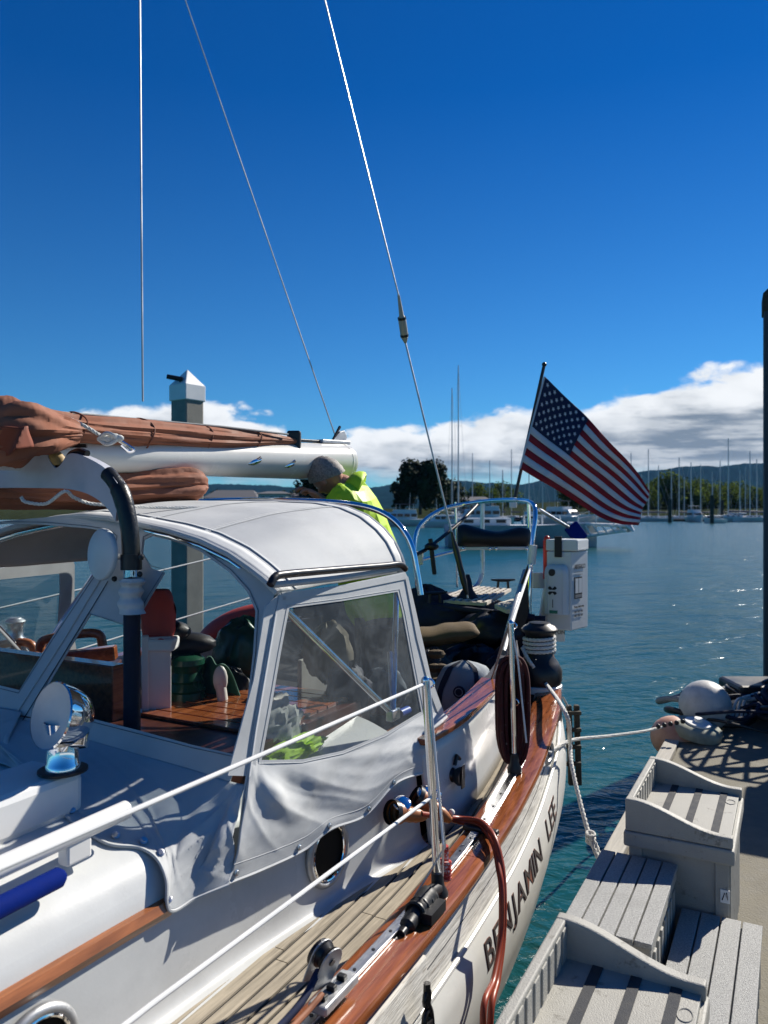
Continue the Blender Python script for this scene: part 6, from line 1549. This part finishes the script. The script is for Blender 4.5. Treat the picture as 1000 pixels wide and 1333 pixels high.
gp = MB(); gp.box(onp(412, 905, .45), (.02, .26, .34), BAX); tag(gp.build('cream_board', mat('cream_board_paint', (.30, .29, .25), .6), bevel=.004), 'cream locker board standing inside the dodger', 'board')
tag(MB().tube([onp(520, 930, .85), onp(531, 925, .85)], .018, 12).build('blue_bottle', mat('blue_plastic', (.01, .05, .3), .4), smooth=True), 'small bright blue bottle low in the side window', 'bottle')
sw = MB().tube(smooth_path([onp(455, 985, .84), onp(480, 970, .86), onp(520, 950, .88), onp(545, 935, .9)], 6), .018, 10).build('inner_coaming_rail', teakh, boat, smooth=True)

# ================================================================== BUOYS AND CLUTTER ON THE DOCK
def ballob(c, r, nm, m, label, cat, **kw): return tag(MB().ball(c, r, 32, **kw).build(nm, m, smooth=True), label, cat)
ob_ = empty('orange_buoy', ony(881, 985, 5.6), 'faded orange ball fender floating against the dock corner', 'fender')
oc = ony(877, 960, 5.50)
MB().ball(oc, .160, 32, (1, 1, .93)).build('ball', orangeb, ob_, smooth=True)
wh = empty('roller_fender', ony(918, 958, 5.45), 'flat grey rubber roller wheel on the dock corner', 'dock wheel')
whc = ony(907, 951, 5.42)
MB().lathe([(0, .05), (.10, .05), (.145, .045), (.168, .025), (.172, 0), (.165, -.03), (.11, -.045), (0, -.05)], whc, (.12, -.16, 1), 36).build('tyre', whl, wh, smooth=True)
MB().lathe([(.09, .05), (.09, .062), (.03, .065), (.03, .09), (0, .09)], whc, (.12, -.16, 1), 24).build('hub', gelw, wh, smooth=True)
MB().box(whc - EZ * .09 + V((-.02, .02, 0)), (.16, .12, .06)).build('bracket', oldwood, wh, bevel=.006)
wf = empty('white_fender', ony(923, 945, 5.7), 'large scuffed white ball fender lying on the grey wheel', 'fender')
wfc = ony(918, 919, 5.70)
MB().ball(wfc, .185, 32, (1, 1, 1.0)).build('ball', greyb, wf, smooth=True)
MB().tube([wfc + V((.02, .03, .01)), wfc + V((.12, .06, -.01)), wfc + V((.20, .10, -.06))], [.135, .10, .04], 20).build('tail', greyb, wf, smooth=True)
MB().lathe([(.055, 0), (.058, .05), (.045, .08), (.05, .10)], wfc - EZ * .17 + V((-.045, -.05, -.01)), (.05, 0, 1), 18).build('neck', mat('blue_grey_vinyl', (.30, .34, .40), .5), wf, smooth=True)
ch2 = MB()
for i in range(5): ch2.ball(ony(857 + 8 * i, 946 - 1.6 * i, 5.30), .017, 10)
tag(ch2.build('line_floats', blackr, smooth=True), 'string of small black floats on the rope by the orange fender', 'float line')
# heap of hoses and ropes
hp = empty('rope_heap', onz(970, 935, .58), 'tangled heap of dark hoses and ropes on the dock end', 'rope heap')
hrg = random.Random(5)
heapc = onz(975, 938, .58)
for k in range(26):
    m_ = [blackr, navy, roped, blackr][k % 4]; c = heapc + V((hrg.uniform(-.28, .75), hrg.uniform(-.25, .45), .02 + .16 * hrg.random())); rr = .10 + .16 * hrg.random(); P = []
    ph = hrg.random() * 6
    for j in range(26):
        t = j / 25 * 6.28 * (1 + hrg.random() * .01); P.append(c + V((math.cos(t + ph) * rr * 1.6, math.sin(t + ph) * rr, .04 * math.sin(t * 2 + ph))))
    MB().tube(P, .011 + .006 * (k % 3), 8).build('loop', m_, hp, smooth=True)
for k in range(6):
    a_ = onz(952 + 6 * k, 940 - 2 * k, .62); MB().tube(smooth_path([a_, a_ + V((.1, .12, .13)), a_ + V((.25, .2, .10)), a_ + V((.42, .1, .02))], 6), .011, 8).build('pale_loop', ropew, hp, smooth=True)
MB().box(heapc + V((.4, .35, .1)), (.8, .4, .24)).build('dark_crate', blackr, hp, bevel=.03)
wcp = MB(); c = ony(992, 914, 6.3); wcp.ball(c, .07, 16, (1, 1, .8)); wcp.tube([c - EZ * .05, c - EZ * .22], [.05, .09], 12); tag(wcp.build('capped_post', greyb, smooth=True), 'short post with rounded white cap among the ropes', 'post')
# unseen netted crab pot, added to cast the mesh shadow on the dock
cp = empty('net_shadow_pot', V((3.56, 6.05, .55)), 'netted crab pot added out of view beyond the rope heap to cast a mesh shadow', 'crab pot')
cpc = V((3.56, 6.05, DZ))
for zz in (.03, .60, 1.15): MB().tube([cpc + V((.42 * math.cos(t), .42 * math.sin(t), zz)) for t in [j * math.pi / 16 for j in range(33)]], .014, 8).build('hoop', blackr, cp)
nt_ = MB()
for k in range(18):
    t = k * 2 * math.pi / 18
    for s in (1, -1): nt_.tube([cpc + V((.42 * math.cos(t + s * .35 * j), .42 * math.sin(t + s * .35 * j), 0.03 + 1.12 * j / 4)) for j in range(5)], .017, 5)
nrg = random.Random(9)
for k in range(26):
    q_ = cpc + V((nrg.uniform(-.34, .34), nrg.uniform(-.34, .34), nrg.uniform(.05, 1.0))); nt_.tube(smooth_path([q_, q_ + V((nrg.uniform(-.3, .3), nrg.uniform(-.3, .3), nrg.uniform(-.3, .3))), q_ + V((nrg.uniform(-.35, .35), nrg.uniform(-.35, .35), nrg.uniform(-.3, .2)))], 6), .022, 6)
nt_.build('netting', blackr, cp)['kind'] = 'stuff'
for k in range(7): MB().ball(cpc + V((nrg.uniform(-.25, .25), nrg.uniform(-.25, .25), .12 + .13 * k)), .10 + .03 * (k % 3), 16).build('float', greyb, cp, smooth=True)  # balls added inside to make the cast mesh shadow irregular
# unseen locker added off to the right to shade the dock end
lkx = empty('dock_shade_box', V((3.74, 5.09, DZ)), 'tall dark locker added out of view on the right to shade the dock end', 'locker')
lx = V((3.25, 5.35, DZ))
MB().box(lx + EZ * .65 + EP * .55, (1.0, .9, 1.3), BAX).build('shade_body', housed, lkx, bevel=.01)
MB().box(lx + EZ * 1.325 + EP * .55, (1.06, .96, .04), BAX).build('lid', gelw, lkx, bevel=.01)

# ================================================================== THE MAN AT THE BOOM END
def skin_chain(name, verts, edges, radii, m, par, sub=2, root=0, disp=0.0):
    c = sum([V(v) for v in verts], V()) / len(verts)
    me = bpy.data.meshes.new(name); me.from_pydata([V(v) - c for v in verts], edges, []); ob = bpy.data.objects.new(name, me); C.objects.link(ob)
    ob.parent = par; ob.location = c - WL[par.name]; WL[ob.name] = c
    ob.modifiers.new('skin', 'SKIN'); 
    for i, r in enumerate(radii): me.skin_vertices[0].data[i].radius = r if isinstance(r, tuple) else (r, r)
    me.skin_vertices[0].data[root].use_root = True
    s = ob.modifiers.new('sub', 'SUBSURF'); s.levels = s.render_levels = sub
    if disp:
        tx = bpy.data.textures.new(name + '_folds', 'CLOUDS'); tx.noise_scale = .09
        d = ob.modifiers.new('disp', 'DISPLACE'); d.texture = tx; d.strength = disp; d.mid_level = .5; d.texture_coords = 'GLOBAL'
    me.materials.append(m); 
    return ob
ft0 = V((-.04, 4.2, .64))
man = empty('person', ft0, 'grey-haired person in yellow-green jacket bending over the boom end', 'person')
hd = ony(426, 621, 4.02)
neck = ony(451, 630, 4.03); chest = ony(466, 661, 4.08); waist = V((-.06, 4.16, 1.78)); pelv = V((-.02, 4.20, 1.52))
shl = chest + V((-.06, -.17, .04)); shr = chest + V((-.02, .19, .02))
ell = shl + V((-.16, -.08, -.22)); hal = ony(414, 645, 3.95)
elr = shr + V((-.20, .05, -.18)); har = ony(405, 642, 4.14)
hipl = pelv + V((0, -.10, -.04)); hipr = pelv + V((0, .10, -.04)); knl = V((-.10, 4.08, 1.08)); knr = V((-.08, 4.32, 1.08)); fl_ = V((-.04, 4.08, .70)); fr_ = V((-.01, 4.32, .70))
verts = [pelv, waist, chest, neck, hd + V((-.0, 0, -.02)), shl, ell, hal + V((.02, 0, -.06)), shr, elr, har + V((.02, 0, -.05)), hipl, knl, fl_, hipr, knr, fr_]
edges = [(0, 1), (1, 2), (2, 3), (3, 4), (2, 5), (5, 6), (6, 7), (2, 8), (8, 9), (9, 10), (0, 11), (11, 12), (12, 13), (0, 14), (14, 15), (15, 16)]
skin_chain('body', verts, edges, [.12, .11, .11, .055, .06, .05, .036, .026, .05, .036, .026, .075, .052, .04, .075, .052, .04], skinm, man)
jv = [pelv + V((0, 0, -.04)), waist, chest, neck + V((.02, 0, -.02)), shl, ell, hal + V((.03, 0, -.07)), shr, elr, har + V((.03, 0, -.06))]
skin_chain('jacket', jv, [(0, 1), (1, 2), (2, 3), (2, 4), (4, 5), (5, 6), (2, 7), (7, 8), (8, 9)], [.195, .19, .185, .09, .095, .062, .052, .078, .062, .052], hiviz, man, disp=.045)
# hood bunched behind the neck
hq = neck + V((.005, 0, -.035)); hdm = MB()
hdm.grid(lambda u, v: hq + V((.02 + .045 * math.cos(6.28 * v), 0, 0)) + V((.03 * math.cos(6.28 * u), .098 * math.sin(6.28 * u), .062 * math.cos(6.28 * u))) * (1 + .25 * math.cos(6.28 * v)) + V((0, 0, .034 * math.sin(6.28 * v))) + V((.012 * noise.noise(V((u * 8, v * 8, 2))), 0, .012 * noise.noise(V((u * 7, v * 6, 5))))), 30, 14)
hdm.build('hood', hiviz, man, smooth=True)
skin_chain('trousers', [pelv, hipl, knl, fl_ + V((0, 0, .04)), hipr, knr, fr_ + V((0, 0, .04))], [(0, 1), (1, 2), (2, 3), (0, 4), (4, 5), (5, 6)], [.135, .10, .075, .065, .10, .075, .065], trousm, man)
for f in (fl_, fr_): MB().ball(f + V((-.06, 0, -.03)), .055, 14, (2.1, .85, .65)).build('shoe', blackr, man, smooth=True)
# head: facing left and tipped down
fwd = V((-.55, .55, -.66)).normalized(); upv = V((-.75, .1, .62)).normalized(); sdv = upv.cross(fwd).normalized(); upv = fwd.cross(sdv)
hm_ = MB()
def headf(u, v):
    th = 2 * math.pi * u; ph = math.pi * v; x = math.sin(ph) * math.cos(th); y = math.sin(ph) * math.sin(th); z = math.cos(ph)
    f = x * (.084 if x > 0 else .088); s = y * .068; h = z * .101
    if z < -.1: f = f * (1 + .25 * (z + .1)) + (.012 if x > 0 else 0); s *= 1 + .35 * (z + .1)
    nose = math.exp(-((y) / .16) ** 2 - ((z + .12) / .17) ** 2) * (x > 0) * .026
    eye = -.010 * (math.exp(-((abs(y) - .38) / .16) ** 2 - ((z - .02) / .10) ** 2)) * (x > 0)
    mouth = (.006 * math.exp(-(y / .3) ** 2 - ((z + .50) / .06) ** 2) - .004 * math.exp(-(y / .3) ** 2 - ((z + .43) / .04) ** 2)) * (x > 0)
    brow = .006 * math.exp(-((z - .16) / .09) ** 2) * (x > .3)
    chin = .010 * math.exp(-(y / .3) ** 2 - ((z + .8) / .14) ** 2) * (x > 0)
    return hd + fwd * (f + nose + eye + mouth + brow + chin) + sdv * s + upv * h
hm_.grid(headf, 48, 36).build('head', skinm, man, smooth=True)
for s in (1, -1):
    MB().ball(hd + sdv * .069 * s - fwd * .008 - upv * .008, .030, 14, (.6, .35, 1.0), (fwd, sdv, upv)).build('ear', skinm, man, smooth=True)
    MB().ball(hd + fwd * .070 + sdv * .026 * s + upv * .003, .0105, 12).build('eye', gelw, man, smooth=True)
hr2 = MB()
def hairf(u, v):
    th = 2 * math.pi * u; lim = 1.02 + .95 * (0.5 - .5 * math.cos(th)); ph = lim * v * 1.05
    x = math.sin(ph) * math.cos(th); y = math.sin(ph) * math.sin(th); z = math.cos(ph)
    k = 1.10 + .05 * noise.noise(V((x * 7, y * 7, z * 7)))
    return hd + fwd * x * .092 * k + sdv * y * .073 * k + upv * z * .105 * (k + .01)
hr2.grid(hairf, 48, 20).build('hair', hairm, man, smooth=True)
# hands: palm and five curled fingers gripping at the boom end
for hc_, sg in ((hal, 1), (har, -1)):
    hnd = empty('hand', hc_, parent=man)
    fd = V((-.80, .1, .55)).normalized(); pn_ = V((.55, 0, .80)); sd2 = fd.cross(pn_).normalized() * sg
    MB().ball(hc_ - fd * .02, .045, 14, (1.0, .85, .36), (fd, sd2, pn_)).build('palm', skinm, hnd, smooth=True)
    for i, L_ in enumerate((.070, .078, .074, .060)):
        b_ = hc_ + fd * .018 + sd2 * (-.030 + .020 * i)
        MB().tube(smooth_path([b_, b_ + fd * L_ * .42 - pn_ * .005, b_ + fd * L_ * .70 - pn_ * .022, b_ + fd * L_ * .78 - pn_ * .042], 4), [.0095] * 4 + [.0088] * 4 + [.0075] * 5, 8).build('finger', skinm, hnd, smooth=True)
    t_ = hc_ - fd * .012 - sd2 * .036
    MB().tube(smooth_path([t_, t_ - sd2 * .020 + fd * .025, t_ - sd2 * .018 + fd * .050 - pn_ * .012], 4), [.012, .012, .0115, .011, .0105, .010, .0095, .009, .008], 8).build('thumb', skinm, hnd, smooth=True)
bpy.context.view_layer.update()

# ================================================================== sea haze over the whole harbour
hz = MB().box((0, 2400, 160), (8800, 5200, 322))
hzm = bpy.data.materials.new('sea_haze'); hzm.use_nodes = True; T = NT(hzm.node_tree); T.n.clear()
pv_ = T.add('ShaderNodeVolumePrincipled', {'Color': (0.22, 0.52, 1.0, 1), 'Density': 0.000030, 'Anisotropy': 0.0})
T.add('ShaderNodeOutputMaterial', {'Volume': pv_.outputs[0]})
ho = hz.build('haze', hzm); tag(ho, 'thin blue sea haze over the harbour', kind='stuff')
